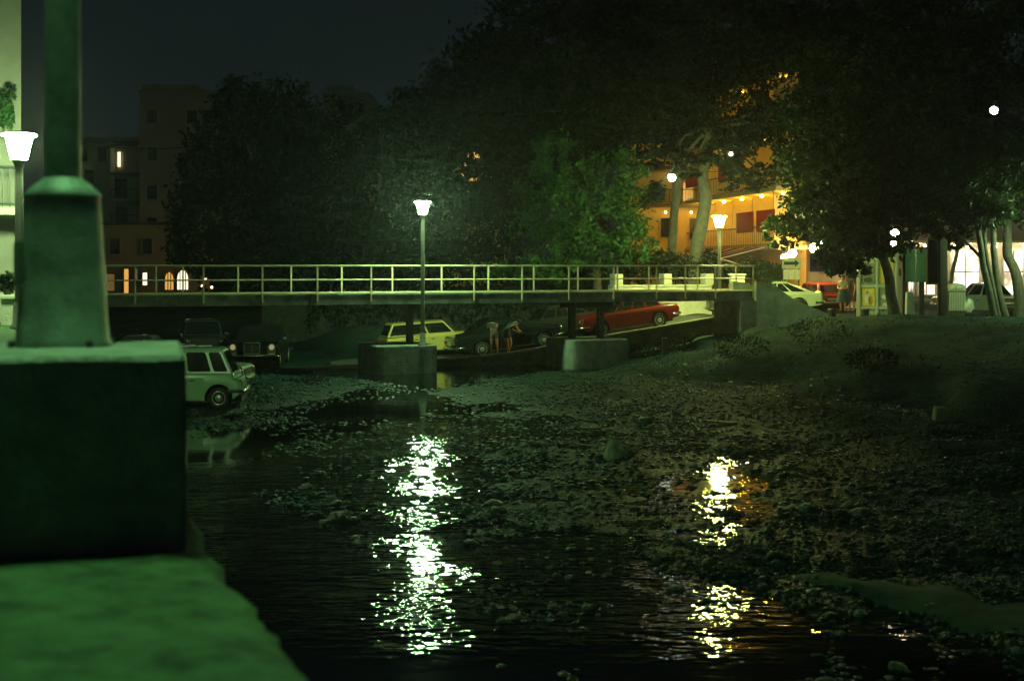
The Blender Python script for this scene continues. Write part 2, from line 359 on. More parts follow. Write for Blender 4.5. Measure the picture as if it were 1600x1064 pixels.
l.new(vd.outputs['Value'], pool.inputs[0])
mul2 = n.new('ShaderNodeMath'); mul2.operation = 'MULTIPLY'; l.new(mul.outputs[0], mul2.inputs[0]); l.new(pool.outputs[0], mul2.inputs[1]); mul = mul2
vd2 = n.new('ShaderNodeVectorMath'); vd2.operation = 'DISTANCE'; vd2.inputs[1].default_value = (-7.2, 30, 0); l.new(tc.outputs['Object'], vd2.inputs[0])
pool2 = n.new('ShaderNodeMapRange'); pool2.inputs[1].default_value = 3.0; pool2.inputs[2].default_value = 6.0; pool2.inputs[3].default_value = .04; pool2.inputs[4].default_value = 1.
l.new(vd2.outputs['Value'], pool2.inputs[0])
mul3 = n.new('ShaderNodeMath'); mul3.operation = 'MULTIPLY'; l.new(mul.outputs[0], mul3.inputs[0]); l.new(pool2.outputs[0], mul3.inputs[1]); mul = mul3
nearc = n.new('ShaderNodeMapRange'); nearc.inputs[1].default_value = 13.0; nearc.inputs[2].default_value = 14.6; nearc.inputs[3].default_value = .12; nearc.inputs[4].default_value = 1.
l.new(sep.outputs['Y'], nearc.inputs[0])
mul4 = n.new('ShaderNodeMath'); mul4.operation = 'MULTIPLY'; l.new(mul.outputs[0], mul4.inputs[0]); l.new(nearc.outputs[0], mul4.inputs[1]); mul = mul4
h = n.new('ShaderNodeMath'); h.operation = 'MULTIPLY'; l.new(ad.outputs[0], h.inputs[0]); l.new(mul.outputs[0], h.inputs[1])
bp = n.new('ShaderNodeBump'); bp.inputs['Strength'].default_value = 1.; bp.inputs['Distance'].default_value = .05
l.new(h.outputs[0], bp.inputs['Height']); l.new(bp.outputs['Normal'], p.inputs['Normal'])
wb = MB(); wb.quad((-40, 3, 0), (40, 3, 0), (40, 62, 0), (-40, 62, 0))
water = tag(wb.build('river_water', wm), 'shallow dark river carrying the lamp reflections', kind='structure')

# ramp road ---------------------------------------------------------------
RA = Vector((-2.62, 53.0, 0)); rd = Vector((.949, .315, 0)).normalized(); rn = Vector((-rd.y, rd.x, 0))
RS = [(-7, -.10), (-3, .02), (.95, .19), (2.67, .33), (3.75, .48), (4.9, .68), (6.98, .98), (9.08, 1.26), (11.2, 1.58), (15, 1.66)]
def ramp_z(s):
    for (a, za), (b, zb) in zip(RS, RS[1:]):
        if s <= b: return za + (zb - za) * (s - a) / (b - a)
    return RS[-1][1]
def ramp_pt(s, o): q = RA + rd * s + rn * o; q.z = ramp_z(s); return q
mb = MB(); wmB = MB(); cb = MB()
ss = [s for s, _ in RS]
for a, b in zip(ss, ss[1:]):
    mb.quad(ramp_pt(a, .3), ramp_pt(b, .3), ramp_pt(b, 6.2), ramp_pt(a, 6.2))
    dz = Vector((0, 0, .05))
    A, B, A2, B2 = ramp_pt(a, 0) + dz, ramp_pt(b, 0) + dz, ramp_pt(a, .3) + dz, ramp_pt(b, .3) + dz
    low = lambda q: Vector((q.x, q.y, -.5))
    vs = [A, B, B2, A2, low(A), low(B), low(B2), low(A2)]
    cb.add(vs, [(0, 1, 2, 3), (0, 4, 5, 1), (3, 2, 6, 7)])
ramp = tag(mb.build('ramp_road', MT['asphalt']), 'sloping road behind the footbridge carrying parked cars', kind='structure')
rw = thing('retaining_wall', 'rough stone retaining wall with pale kerb edging the sloping road', 'wall', ramp_pt(0, 0))
cb.build('wall_face', M('ramp_wall_stone', (.17, .16, .10), .9, var=.45, scale=2.5, bump=1, bscale=8), rw)
kb = MB()
for a, b in zip(ss, ss[1:]):
    k = max(1, int((b - a) / 1.0))
    for i in range(k):
        s0 = a + (b - a) * i / k; s1 = a + (b - a) * (i + 1) / k - .02
        q = MB(); A, B = ramp_pt(s0, -.03), ramp_pt(s1, -.03); A2, B2 = ramp_pt(s0, .28), ramp_pt(s1, .28)
        u = Vector((0, 0, .054)); v = Vector((0, 0, .13))
        q.add([A + u, B + u, B2 + u, A2 + u, A + v, B + v, B2 + v, A2 + v], [(0, 1, 2, 3), (4, 5, 6, 7), (0, 1, 5, 4), (1, 2, 6, 5), (2, 3, 7, 6), (3, 0, 4, 7)])
        q.build('kerb_stone', MT['kerb'], rw)

# ================================================================== FOREGROUND QUAY
def quay_x(y): return -1.10 - .36 * (y - 5.3)
QT = 2.65
mb = MB()
yr = np.concatenate([np.linspace(.6, 9, 85), np.linspace(9.5, 30, 30)])
cols = 26
V = []; 
for j, y in enumerate(yr):
    ex = quay_x(y) + .07 * mnoise.noise((y * 2.1, 3, 0)) + .05 * mnoise.noise((y * 7, 1, 0)) + .012 * mnoise.noise((y * 19, 1, 0))
    for i in range(cols):
        t = (i / (cols - 1)) ** 1.6
        x = ex - t * 6.5
        edge = .05 * math.exp(-t * 6.5 / .06)
        z = QT - edge + .026 * mnoise.noise((x * 3, y * 3, 1)) + .012 * mnoise.noise((x * 9, y * 9, 5))
        V.append((x, y, z))
nb = len(V)
for j, y in enumerate(yr):
    x, yy, z = V[j * cols]
    V.append((x + .02 + .03 * mnoise.noise((y * 3, 8, 0)), y, z - .25)); V.append((x + .04 + .03 * mnoise.noise((y * 3, 9, 0)), y, -1.0))
Fq = []
for j in range(len(yr) - 1):
    for i in range(cols - 1): Fq.append((j * cols + i, j * cols + i + 1, (j + 1) * cols + i + 1, (j + 1) * cols + i))
    Fq.append((j * cols, (j + 1) * cols, nb + (j + 1) * 2, nb + j * 2)); Fq.append((nb + j * 2, nb + (j + 1) * 2, nb + (j + 1) * 2 + 1, nb + j * 2 + 1))
quay = rawmesh('quay_wall', V, Fq, MT['mossy_stone'], smooth=True)
tag(quay, 'mossy quay wall with worn broad top in the near foreground', 'wall')
pl = MB(); pl.bbox(-2.75, -1.216, 5.3, 6.34, QT - .06, 3.372, .018)
po = pl.build('plinth', MT['plinth'])
pl_pivot = Vector((-1.216, 5.3, 0)); PR = Matrix.Translation(pl_pivot) @ Matrix.Rotation(R(14), 4, 'Z') @ Matrix.Translation(-pl_pivot)
po.data.transform(PR)
bm = bmesh.new(); bm.from_mesh(po.data); bmesh.ops.subdivide_edges(bm, edges=bm.edges, cuts=9, use_grid_fill=True)
for v in bm.verts: v.co += Vector((mnoise.noise(v.co * 3), mnoise.noise(v.co * 3 + Vector((9, 0, 0))), mnoise.noise(v.co * 4))) * .008
bm.to_mesh(po.data); bm.free()
tag(po, 'square concrete plinth carrying the nearest lamp post', 'plinth')

# ================================================================== STREET LAMPS
def lantern(root, c, glass_mat, k=1.):
    c = Vector(c)
    g = MB(); g.lathe([(.145 * k, -.02), (.16 * k, 0), (.255 * k, .40 * k), (.262 * k, .43 * k)], c, 28); g.build('lantern_glass', glass_mat, root)
    q_ = MB(); q_.lathe([(.265 * k, .432 * k), (.325 * k, .440 * k), (.335 * k, .458 * k), (.325 * k, .474 * k)], c, 28); q_.build('lantern_rim', glass_mat, root)
    t = MB(); t.lathe([(.30 * k, .476 * k), (.325 * k, .478 * k), (.325 * k, .495 * k), (.22 * k, .525 * k), (.03, .545 * k)], c, 28); t.build('lantern_cap', MT['lamp_metal'], root)
    b = MB(); b.lathe([(.075, -.16), (.085, -.10), (.14 * k, -.035), (.15 * k, -.024)], c, 20); b.build('lantern_collar', MT['lamp_metal'], root)
def street_lamp(label, x, y, z0, ztop, glass, pr=.075, paint='lamp_metal'):
    r = thing('street_lamp', label, 'street lamp', (x, y, z0), 'mercury street lamps along the river')
    q = MB(); q.tube([(x, y, z0), (x, y, ztop - .1)], [pr, pr * .86], 14); q.build('pole', MT[paint], r)
    q = MB(); q.lathe([(pr * 2.1, 0), (pr * 2.1, .05), (pr * 1.5, .09), (pr * 1.3, .4), (pr * 1.02, .44)], (x, y, z0), 18); q.build('base_collar', MT[paint], r)
    lantern(r, (x, y, ztop), glass, .86)
    return r
# nearest post (lantern above the frame)
fx, fy = xat(98, 5.95), 5.95
r = thing('street_lamp', 'nearest lamp post with flared iron skirt standing on a concrete plinth', 'street lamp', (fx, fy, 3.37), 'mercury street lamps along the river')
q = MB(); q.lathe([(.20, 0), (.20, .012), (.188, .03), (.152, .60), (.150, .615)], (fx, fy, 3.372), 40); q.build('skirt', MT['post_paint'], r)
q = MB(); q.lathe([(.156, .618), (.157, .630), (.12, .665), (.088, .690), (.080, .70)], (fx, fy, 3.372), 40); q.build('skirt_cap', MT['post_paint'], r)
q = MB(); q.tube([(fx, fy, 4.06), (fx, fy, 5.95)], [.074, .066], 24); q.build('pole', MT['post_paint'], r)
q = MB(); m_ = Matrix.Rotation(R(-62), 3, 'Z')
q.box(-.055, .055, -.188, -.165, .25, .43, Matrix.Translation((fx, fy, 3.372)) @ m_.to_4x4()); q.build('inspection_plate', MT['post_paint'], r)
for a in range(0, 360, 90):
    q = MB(); q.lathe([(.016, 0), (.016, .02), (.008, .028)], (fx + .225 * math.cos(R(a + 45)), fy + .225 * math.sin(R(a + 45)), 3.372), 6); q.build('anchor_bolt', MT['dark_metal'], r)
lantern(r, (fx, fy, 6.05), MT['lamp_glass_dim'])
# left post on the quay, bridge lamp on its pier, lamp at the far bridge end
street_lamp('lit lamp post beside the pale house at the left edge', xat(30, 24), 24, QT, zat(248, 24), MT['lamp_glass_left'])
LX, LY = xat(660.5, 49.2), 49.2
street_lamp('lit lamp post rising from the bridge pier in midstream', LX, LY, .98, zat(334, 49.2), MT['lamp_glass'])
street_lamp('lit lamp post at the far right end of the footbridge', xat(1124, 56.9), 56.9, 1.6, zat(354, 56.9), MT['lamp_glass_yellow'])

# ================================================================== FOOTBRIDGE
B0 = Vector((-13.1, 45.8, 0)); bd = Vector((.9278, .3730, 0)).normalized(); bn = Vector((-bd.y, bd.x, 0))
def br(px, o=0.):
    k = (px - 800) / F; q = B0 + bn * o; m = bd.y / bd.x
    Y = (q.y - m * q.x) / (1 - m * k); return Vector((k * Y, Y, 0))
def brs(px, o=0.): return (br(px, o) - B0).dot(bd)
BM = Matrix.Translation(B0) @ Matrix.Rotation(math.atan2(bd.y, bd.x), 4, 'Z')   # local x along the bridge, y across
BW = 1.75; sL, sR = brs(100), brs(1178)
bridge = thing('footbridge', 'concrete footbridge with pale tubular railings crossing the river', 'footbridge', (BM @ Vector((0, 0, 2.74))))
q = MB(); q.box(sL - 6, sR, 0, BW, 2.50, 2.74, BM); q.build('deck', MT['deck_concrete'], bridge)
for i in range(7):
    a = sL - 6 + (sR - sL + 6) * i / 7; b = sL - 6 + (sR - sL + 6) * (i + 1) / 7 - .012
    q = MB(); q.bbox(a, b, -.06, -.003, 2.40, 2.765, .008, BM); q.build('edge_beam', MT['deck_concrete'], bridge)
    q = MB(); q.bbox(a, b, BW + .003, BW + .06, 2.40, 2.765, .008, BM); q.build('edge_beam', MT['deck_concrete'], bridge)
def rail_side(off, postpx, low):
    for z, rr in ((3.735, .030), (3.25, .018), (2.80, .019)):
        q = MB(); q.tube([BM @ Vector((sL - 6, off, z)), BM @ Vector((sR, off, z))], rr, 8); q.build('rail', MT['rail_paint'], bridge)
    pm = None
    for px in postpx:
        s = brs(px, off); a = BM @ Vector((s, off, low)); 
        if pm is None:
            q = MB(); q.bbox(-.027, .027, -.022, .022, 0, 3.735 - low, .005); pm = q.build('railing_post', MT['rail_paint'], bridge, world=False)
            o = pm
        else:
            o = pm.copy(); COL.objects.link(o)
        o.location = a - OFF[bridge.name]; o.rotation_euler = (0, 0, math.atan2(bd.y, bd.x))
rail_side(-.09, [-20, 70, 140, 211, 318, 410, 496, 580, 661, 741, 816, 889, 959, 1026, 1071, 1118, 1177], 2.50)
rail_side(BW - .06, [-10, 80, 165, 244, 286, 372, 455, 534, 613, 690, 763, 834, 903, 965, 1014, 1090, 1150], 2.74)
def pier(px0, px1, colpx, o0, zt):
    a, b = brs(px0 + 2), brs(px1 - 2); w = (b - a) / 2; c = (a + b) / 2
    ring = []
    for i in range(40):
        t = 2 * math.pi * (i + .5) / 40; ct, st = math.cos(t), math.sin(t)
        ring.append((c + w * math.copysign(abs(ct) ** .2, ct), BW / 2 + (BW / 2 + .42) * math.copysign(abs(st) ** .24, st)))
    mb = MB(); N = 40; vs = []
    for z, k in ((-.8, 1.0), (0, 1.0), (zt - .04, .995), (zt, .975)):
        for (u, v) in ring: vs.append(BM @ Vector((c + (u - c) * k, BW / 2 + (v - BW / 2) * k, z + (0 if z < zt - .1 else .015 * mnoise.noise((u * 2, v * 2, 0))))))
    mb.add(vs, [(k * N + i, k * N + (i + 1) % N, (k + 1) * N + (i + 1) % N, (k + 1) * N + i) for k in range(3) for i in range(N)] + [tuple(range(3 * N, 4 * N))], False)
    mb.build('pier', MT['concrete'], bridge)
    ox = []
    for cp in colpx:
        s = brs(cp); ox.append(s)
        for v0 in (BW / 2 - .125,):
            q = MB(); q.bbox(s - .11, s + .11, v0, v0 + .25, zt - .02, 2.178, .015, BM); q.build('column', MT['dark_wood'], bridge)
    q = MB(); q.bbox(min(ox) - .2, max(ox) + .2, .2, BW - .2, 2.18, 2.398, .015, BM); q.build('cross_beam', MT['dark_wood'], bridge)
pier(580, 683, (652,), 0, .98)
pier(883, 981, (909, 954), 0, 1.04)
# abutment with the sloping wing wall
ab = thing('abutment', 'dark concrete abutment with sloping side wall at the right bridge end', 'abutment', BM @ Vector((sR, 0, 1)))
q = MB(); sA = brs(1117, BW + .1); q.bbox(sA, sR + .05, -.12, BW + .2, .2, 2.395, .004, BM); q.build('block', MT['concrete'], ab)
prof = [(sR + .053, .3), (sR + .053, 3.12), (sR + .75, 3.06), (sR + 1.75, 2.42), (sR + 3.3, 1.86), (sR + 3.3, .6)]
q = MB(); q.prism([BM @ Vector((u, -.10, z)) for u, z in prof], bn * .28); q.build('wing_wall', MT['lit_concrete'], ab)
q = MB(); q.prism([BM @ Vector((u, BW - .1, z)) for u, z in prof], bn * .28); q.build('wing_wall', MT['lit_concrete'], ab)
for i in range(6):
    q = MB(); q.box(sR + .06 + i * .5, sR + .06 + (i + 1) * .5, .19, BW - .11, .5, 2.72 - i * .17, BM); q.build('step', MT['deck_concrete'], ab)

# ================================================================== CARS
def vmat(name, col, rough=.25, coat=.5): return M(name, col, rough, var=.06, scale=2, coat=coat)
def soften(o, w):
    b = o.modifiers.new('bevel', 'BEVEL'); b.width = w; b.segments = 3; b.limit_method = 'ANGLE'; b.angle_limit = R(28); b.harden_normals = True
    o.data.polygons.foreach_set('use_smooth', [True] * len(o.data.polygons))
def make_car(name, label, paint, L=4.2, Wd=1.65, H=1.4, wb=2.5, fo=.8, wr=.30, hood=.86, belt=.92, trunk=.86,
             ws=(.75, .25), rear=(-1.35, -.85), hoodlen=None, win=((.03, .36), (.40, .66), (.70, .97)), doors=((.36, .69), (.69, .99)), grille='bar',
             soft=(.035, .06), head='round', plate=(.6, .6, .5), rub=True, detail=True, lit=False, belt_rear=None):  # lit: headlight lenses glow to imitate glints on chrome
    """local x forward, z up, origin on the ground at mid length"""
    root = thing(name, label, 'car'); w = Wd / 2; xf, xr = L / 2, -L / 2
    ax_f = xf - fo; ax_r = ax_f - wb; ra = wr + .075
    br_ = belt_rear or belt
    top = [(xf - .02, .36), (xf, .42), (xf, hood - .14), (xf - .06, hood - .03), (xf - .16, hood), (ws[0], belt), (rear[0], br_), (xr + .10, trunk), (xr + .03, trunk - .04), (xr, trunk - .14), (xr, .45), (xr + .03, .36)]
    if rear[0] < xr + .12: top = [t for t in top if t[0] > xr + .11 or t[1] < trunk - .02]
    low = [(ax_r - ra - .05, .27)]
    arc = lambda cx: [(cx - ra * math.cos(math.pi * i / 12), wr + ra * math.sin(math.pi * i / 12)) for i in range(13)]
    low += [(ax_r - ra, .24)] + arc(ax_r) + [(ax_r + ra, .20), (ax_f - ra, .20)] + arc(ax_f) + [(ax_f + ra, .24), (ax_f + ra + .04, .27)]
    poly = top + low; nT = len(top); n = len(poly)
    def layer(y, ins, drop):
        out = []
        for i, (x, z) in enumerate(poly):
            if i < nT:
                dx = -ins if x > 0.35 * L else (ins if x < -.35 * L else 0)
                dz = -drop if z > hood - .2 else 0
                out.append((x + dx, y, z + dz))
            else: out.append((x, y, z))
        return out
    lays = [layer(w * .97, .10, .13), layer(w, .07, .09), layer(w * .965, .03, .03), layer(w * .88, 0, 0), layer(-w * .88, 0, 0), layer(-w * .965, .03, .03), layer(-w, .07, .09), layer(-w * .97, .10, .13)]
    lays = lays[1:-1]
    mb = MB(); vs = [v for la in lays for v in la]; k = len(lays)
    mb.add(vs, [(j * n + i, j * n + (i + 1) % n, (j + 1) * n + (i + 1) % n, (j + 1) * n + i) for j in range(k - 1) for i in range(n)] + [tuple(range(n)), tuple(range((k - 1) * n, k * n))])
    body = mb.build('body', paint, root, world=False); soften(body, soft[0])
    # greenhouse
    wB, wE, wR = w * .90, w * .76, w * .66
    x0, x1 = rear[0], ws[0]; e0, e1 = rear[1] - .04, ws[1] + .06
    ze = H - .07
    gv = []
    for (xa, xb, ww, z, zr) in ((x0, x1, wB, belt - .02, br_ - .02), (e0, e1, wE, ze, ze), (e0 + .06, e1 - .08, wR, H - .015, H - .015), (e0 + .25, e1 - .25, wR * .5, H, H)):
        gv += [(xa, ww, zr), (xb, ww, z), (xb, -ww, z), (xa, -ww, zr)]
    mb = MB(); mb.add(gv, [(j * 4 + i, j * 4 + (i + 1) % 4, (j + 1) * 4 + (i + 1) % 4, (j + 1) * 4 + i) for j in range(3) for i in range(4)] + [(12, 13, 14, 15)])
    soften(mb.build('roof', paint, root, world=False), soft[1])
    V3 = Vector
    def panel(A, B, C, D, u0, u1, v0, v1, off, nm, mt, par, su0=None, su1=None, thick=.004):
        A, B, C, D = map(V3, (A, B, C, D)); nrm = (B - A).cross(D - A).normalized()
        P = lambda u, v: (A.lerp(B, u)).lerp(D.lerp(C, u), v) + nrm * off
        a0 = u0 if su0 is None else su0; a1 = u1 if su1 is None else su1
        pts = [P(u0 + .01, v0), P(u1 - .01, v0), P(u1, v0 + .06), P(a1, v1 - .08), P(a1 - .015, v1), P(a0 + .015, v1), P(a0, v1 - .08), P(u0, v0 + .06)]
        q = MB(); q.prism(pts, -nrm * thick * 2); return q.build(nm, mt, par, world=False)
    for sg in (1, -1):
        A, B, C, D = gv[0], gv[1], gv[5], gv[4]
        if sg < 0: A, B, C, D = gv[2], gv[3], gv[7], gv[6]
        for (u0, u1) in win:
            if sg < 0: u0, u1 = 1 - u1, 1 - u0
            panel(A, B, C, D, u0, u1, .10, .93, .003 if sg > 0 else .003, 'side_window', MT['car_glass'], root)
    # orientation of panels above: make sure glass sits proud on both sides
    A, B, C, D = gv[1], gv[2], gv[6], gv[5]
    panel(A, B, C, D, .05, .95, .06, .95, -.004, 'windscreen', MT['car_glass'], root, thick=-.006)
    panel(A, B, C, D, .05, .95, .06, .95, .006, 'windscreen', MT['car_glass'], root, thick=.001) if False else None
    A, B, C, D = gv[3], gv[0], gv[4], gv[7]
    panel(A, B, C, D, .07, .93, .10, .92, -.004, 'rear_window', MT['car_glass'], root, thick=-.006)
    # underbody and wheels
    q = MB(); q.box(ax_r - ra - .3, ax_f + ra + .2, -w * .70, w * .70, .18, .62); q.build('underbody', MT['black'], root, world=False)
    for xx in (ax_f, ax_r):
        for sg in (1, -1):
            rot = Matrix.Rotation(R(-90 * sg), 3, 'X'); c = (xx, sg * (w - .17), wr)
            q = MB(); q.lathe([(wr * .60, .0), (wr * .93, .0), (wr, .03), (wr, .13), (wr * .95, .155), (wr * .66, .16), (wr * .63, .145)], c, 22, rot); wh = q.build('wheel', MT['rubber'], root, world=False)
            q = MB(); q.lathe([(wr * .63, .10), (wr * .64, .148), (wr * .56, .150), (wr * .50, .128), (wr * .36, .135), (wr * .30, .155), (wr * .12, .168), (.01, .17)], c, 22, rot); q.build('hubcap', MT['hub'], wh, world=False)
    # bumpers
    for xx, sg in ((xf, 1), (xr, -1)):
        q = MB(); pts = [(xx - sg * .32, -w - .015, .46), (xx + sg * .0, -w * .96, .46), (xx + sg * .07, -w * .75, .46), (xx + sg * .09, 0, .46), (xx + sg * .07, w * .75, .46), (xx, w * .96, .46), (xx - sg * .32, w + .015, .46)]
        q.tube(pts, .05, 6); q.build('bumper', MT['chrome'], root, world=False)
    # lights
    for sg in (1, -1):
        hz = (hood + .42) / 2 + .05
        q = MB(); rot = Matrix.Rotation(R(90), 3, 'Y')
        q.lathe([(.095, -.05), (.095, .012), (.08, .022), (.01, .03)], (xf + (.03 if grille == 'upright' else 0), sg * w * .74, hz + (.04 if grille == 'upright' else 0)), 16, rot); q.build('headlight', MT['amber_glint'] if lit else MT['chrome'], root, world=False)
        q = MB(); q.bbox(xr - .025, xr + .03, sg * w * .74 - .12, sg * w * .74 + .12, trunk - .28, trunk - .16, .01); q.build('tail_light', M('tail_lens', (.35, .05, .02), .2, var=0), root, world=False)
    if grille == 'upright':
        q = MB(); q.bbox(xf - .04, xf + .06, -.27, .27, .50, hood - .01, .02); gr = q.build('grille', MT['dark_metal'], root, world=False)
        q = MB()
        for y in (-.27, .27): q.box(xf + .05, xf + .075, y - .02, y + .02, .49, hood)
        q.box(xf + .05, xf + .075, -.29, .29, hood - .02, hood + .02)
        q.box(xf + .05, xf + .075, -.012, .012, .50, hood - .02)
        for i in range(7): q.box(xf + .052, xf + .066, -.25, .25, .53 + i * .045, .54 + i * .045)
        q.build('grille_frame', MT['chrome'], gr, world=False)
        for sg in (1, -1):
            q = MB(); q.bbox(xf - .02, xf + .035, sg * w * .74 - .16, sg * w * .74 + .16, .50, hood - .05, .05); q.build('headlight_surround', MT['chrome'], root, world=False)
    elif grille == 'bar':
        q = MB(); q.bbox(xf - .02, xf + .012, -w * .55, w * .55, (hood + .42) / 2 - .05, (hood + .42) / 2 + .13, .01); q.build('grille', MT['dark_metal'], root, world=False)
    for xx, sg in ((xf + .10, 1), (xr - .015, -1)):
        q = MB(); zc = .50 if sg > 0 else .62
        q.box(min(xx, xx + sg * .012), max(xx, xx + sg * .012), -.25, .25, zc - .055, zc + .055); q.build('number_plate', M('plate', plate, .5, var=.05), root, world=False)
    # doors: thin proud panels with a gap line, handle each
    if detail:
        for sg in (1, -1):
            for (d0, d1) in doors:
                xa = x0 + (x1 - x0) * d0; xb = x0 + (x1 - x0) * d1
                xa = max(xa, ax_r + ra * .7) if xa < ax_r + ra else xa
                xb = min(xb, ax_f - ra - .02)
                zt = belt - .11
                y = sg * (w + .001)
                q = MB(); lowz = .24
                pts = [(xa + .012, y, lowz + (.25 if xa < ax_r + ra else 0)), (xb - .012, y, lowz), (xb - .012, y, zt), (xa + .012, y, zt)]
                q.prism(pts, (0, sg * .007, 0)); d = q.build('door', paint, root, world=False)
                q = MB(); q.bbox(xa + .07, xa + .21, min(y + sg * .007, y + sg * .03), max(y + sg * .007, y + sg * .03), zt - .09, zt - .06, .005); q.build('handle', MT['chrome'], d, world=False)
            q = MB(); q.box(ax_r + ra + .03, ax_f - ra - .03, min(sg * (w + .001), sg * (w + .016)), max(sg * (w + .001), sg * (w + .016)), .205, .235); q.build('sill_trim', MT['chrome'], root, world=False)
        q = MB(); q.bbox(ws[0] - .10, ws[0] + .02, w * .98, w + .12, belt + .0, belt + .09, .02); q.build('wing_mirror', MT['chrome'], root, world=False)
    return root
def place(o, x, y, z, yaw, pitch=0., roll=0.):
    o.location = (x, y, z); o.rotation_mode = 'XYZ'
    o.matrix_world = Matrix.Translation((x, y, z)) @ Matrix.Rotation(R(yaw), 4, 'Z') @ Matrix.Rotation(R(-pitch), 4, 'Y')
    m = Matrix.Rotation(R(yaw), 4, 'Z') @ Matrix.Rotation(R(-pitch), 4, 'Y'); o.rotation_euler = m.to_euler()
def on_ground(x, y, d=0): return float(ground(np.array([x]), np.array([y]))[0]) + d
P_PALE = vmat('paint_pale', (.28, .50, .29)); P_CREAM = vmat('paint_cream', (.42, .50, .34)); P_YEL = vmat('paint_yellow', (.62, .47, .14))
P_BLK = vmat('paint_black', (.012, .013, .012), .15); P_RED = vmat('paint_red', (.17, .014, .008)); P_BRN = vmat('paint_maroon', (.26, .03, .015))
P_DRK = vmat('paint_dark', (.03, .035, .03)); P_OLV = vmat('paint_olive', (.24, .29, .20)); P_GRY = vmat('paint_grey', (.10, .11, .10))
fw = dict(hood=.82, belt=.88, trunk=.84)
c = make_car('parked_car', 'rounded pale cab-forward minivan half hidden behind the near plinth', P_PALE, L=3.53, Wd=1.45, H=1.56, wb=2.0, fo=.56, wr=.28, hood=.80, belt=.92, trunk=.88,
             ws=(1.56, 1.22), rear=(-1.55, -1.25), win=((.05, .29), (.33, .60), (.635, .825), (.85, .965)), doors=((.335, .62), (.62, .84)), grille='none', soft=(.10, .16))
place(c, -8.77, 37.15, .05, 3)
c = make_car('parked_car', 'pale car with only its bonnet showing beyond the rounded minivan', P_CREAM, L=3.9, H=1.38, **fw); place(c, -9.45, 40.6, .10, -4)
c = make_car('parked_car', 'dark car with a curved roof showing above the near plinth edge', P_GRY, L=4.2, H=1.5, ws=(.7, .1), rear=(-1.5, -.7), **fw); place(c, -11.0, 43.3, .13, 3)
c = make_car('parked_car', 'dark car furthest left, its roof just right of the iron skirt', P_GRY, L=4.0, H=1.42, **fw); place(c, -14.0, 46.4, .2, -2)
c = make_car('parked_car', 'dark saloon with upright chrome grille facing the river under the bridge', P_BLK, L=4.7, Wd=1.84, H=1.44, wb=2.75, hood=.92, belt=.96, trunk=.90, ws=(.72, .2), rear=(-1.4, -.95), grille='upright', lit=True, plate=(.6, .5, .1)); place(c, -9.3, 52.6, .10, -87)  # amber light on the front painted in: glinting lenses, yellow plate
c = make_car('parked_car', 'dark car left of the saloon with the chrome grille', P_DRK, L=4.2, H=1.45, **fw); place(c, -11.9, 54.6, .25, -75)
def on_ramp(o, x, y, flip=False):
    s = (Vector((x, y, 0)) - RA).dot(rd); z = ramp_z(s); p_ = math.degrees(math.atan2(ramp_z(s + 1.2) - ramp_z(s - 1.2), 2.4))
    place(o, x, y, z + .01, math.degrees(math.atan2(rd.y, rd.x)) + (180 if flip else 0), -p_ if flip else p_)
c = make_car('parked_car', 'yellow estate car parked behind the midstream bridge pier', P_YEL, L=4.1, Wd=1.6, H=1.40, ws=(.78, .30), rear=(-2.0, -1.72), hood=.84, belt=.88, trunk=.86, win=((.03, .30), (.35, .58), (.61, .96)), doors=((.33, .6), (.6, .97))); on_ramp(c, -3.15, 56.9)
c = make_car('parked_car', 'glossy black saloon on the sloping road with people at its side', P_BLK, L=4.35, Wd=1.68, H=1.38, wb=2.53, fo=.78, hood=.86, belt=.91, trunk=.86, ws=(.85, .22), rear=(-1.45, -.75), win=((.05, .22), (.26, .58), (.62, .96)), doors=((.22, .6), (.6, .97))); on_ramp(c, -.28, 55.5)
c = make_car('parked_car', 'red saloon parked uphill behind the right bridge pier', P_RED, L=4.25, Wd=1.68, H=1.36, wb=2.5, fo=.82, hood=.84, belt=.88, trunk=.86, ws=(.70, .12), rear=(-1.5, -1.0), win=((.05, .32), (.37, .62), (.66, .96)), doors=((.30, .64), (.64, .97))); on_ramp(c, 4.52, 56.9, True)
c = make_car('parked_car', 'dark car in the shade just downhill of the red saloon', P_DRK, L=3.9, H=1.36, **fw); on_ramp(c, 1.7, 57.9, True)
c = make_car('parked_car', 'dark car behind the abutment, just right of the pale lit wall', P_DRK, L=3.9, H=1.1, **fw); place(c, 10.1, 59.2, 1.52, 176)
c = make_car('parked_car', 'pale fastback behind the sloping side wall of the bridge end', P_CREAM, L=4.3, Wd=1.68, H=1.36, hood=.84, belt=.90, trunk=.92, ws=(.55, -.05), rear=(-1.85, -.65), win=((.14, .40), (.44, .66), (.70, .96))); place(c, 11.25, 61.6, 1.72, 170)
c = make_car('parked_car', 'maroon estate seen from behind with a pale number plate', P_BRN, L=4.0, Wd=1.62, H=1.40, ws=(.78, .30), rear=(-1.93, -1.66), hood=.84, belt=.90, trunk=.88, plate=(.62, .58, .35)); place(c, 14.75, 68.6, 1.56, 98)
c = make_car('parked_car', 'olive car seen between the tree trunks and the white bin', P_OLV, L=4.0, Wd=1.62, H=1.46, **fw); place(c, 21.3, 64.8, 1.52, 172)
c = make_car('parked_car', 'pale car behind the bent tree trunk at the right edge', P_CREAM, L=4.1, Wd=1.62, H=1.42, ws=(.8, .1), rear=(-1.4, -.8), **fw); place(c, 23.6, 63.2, 1.58, 205)

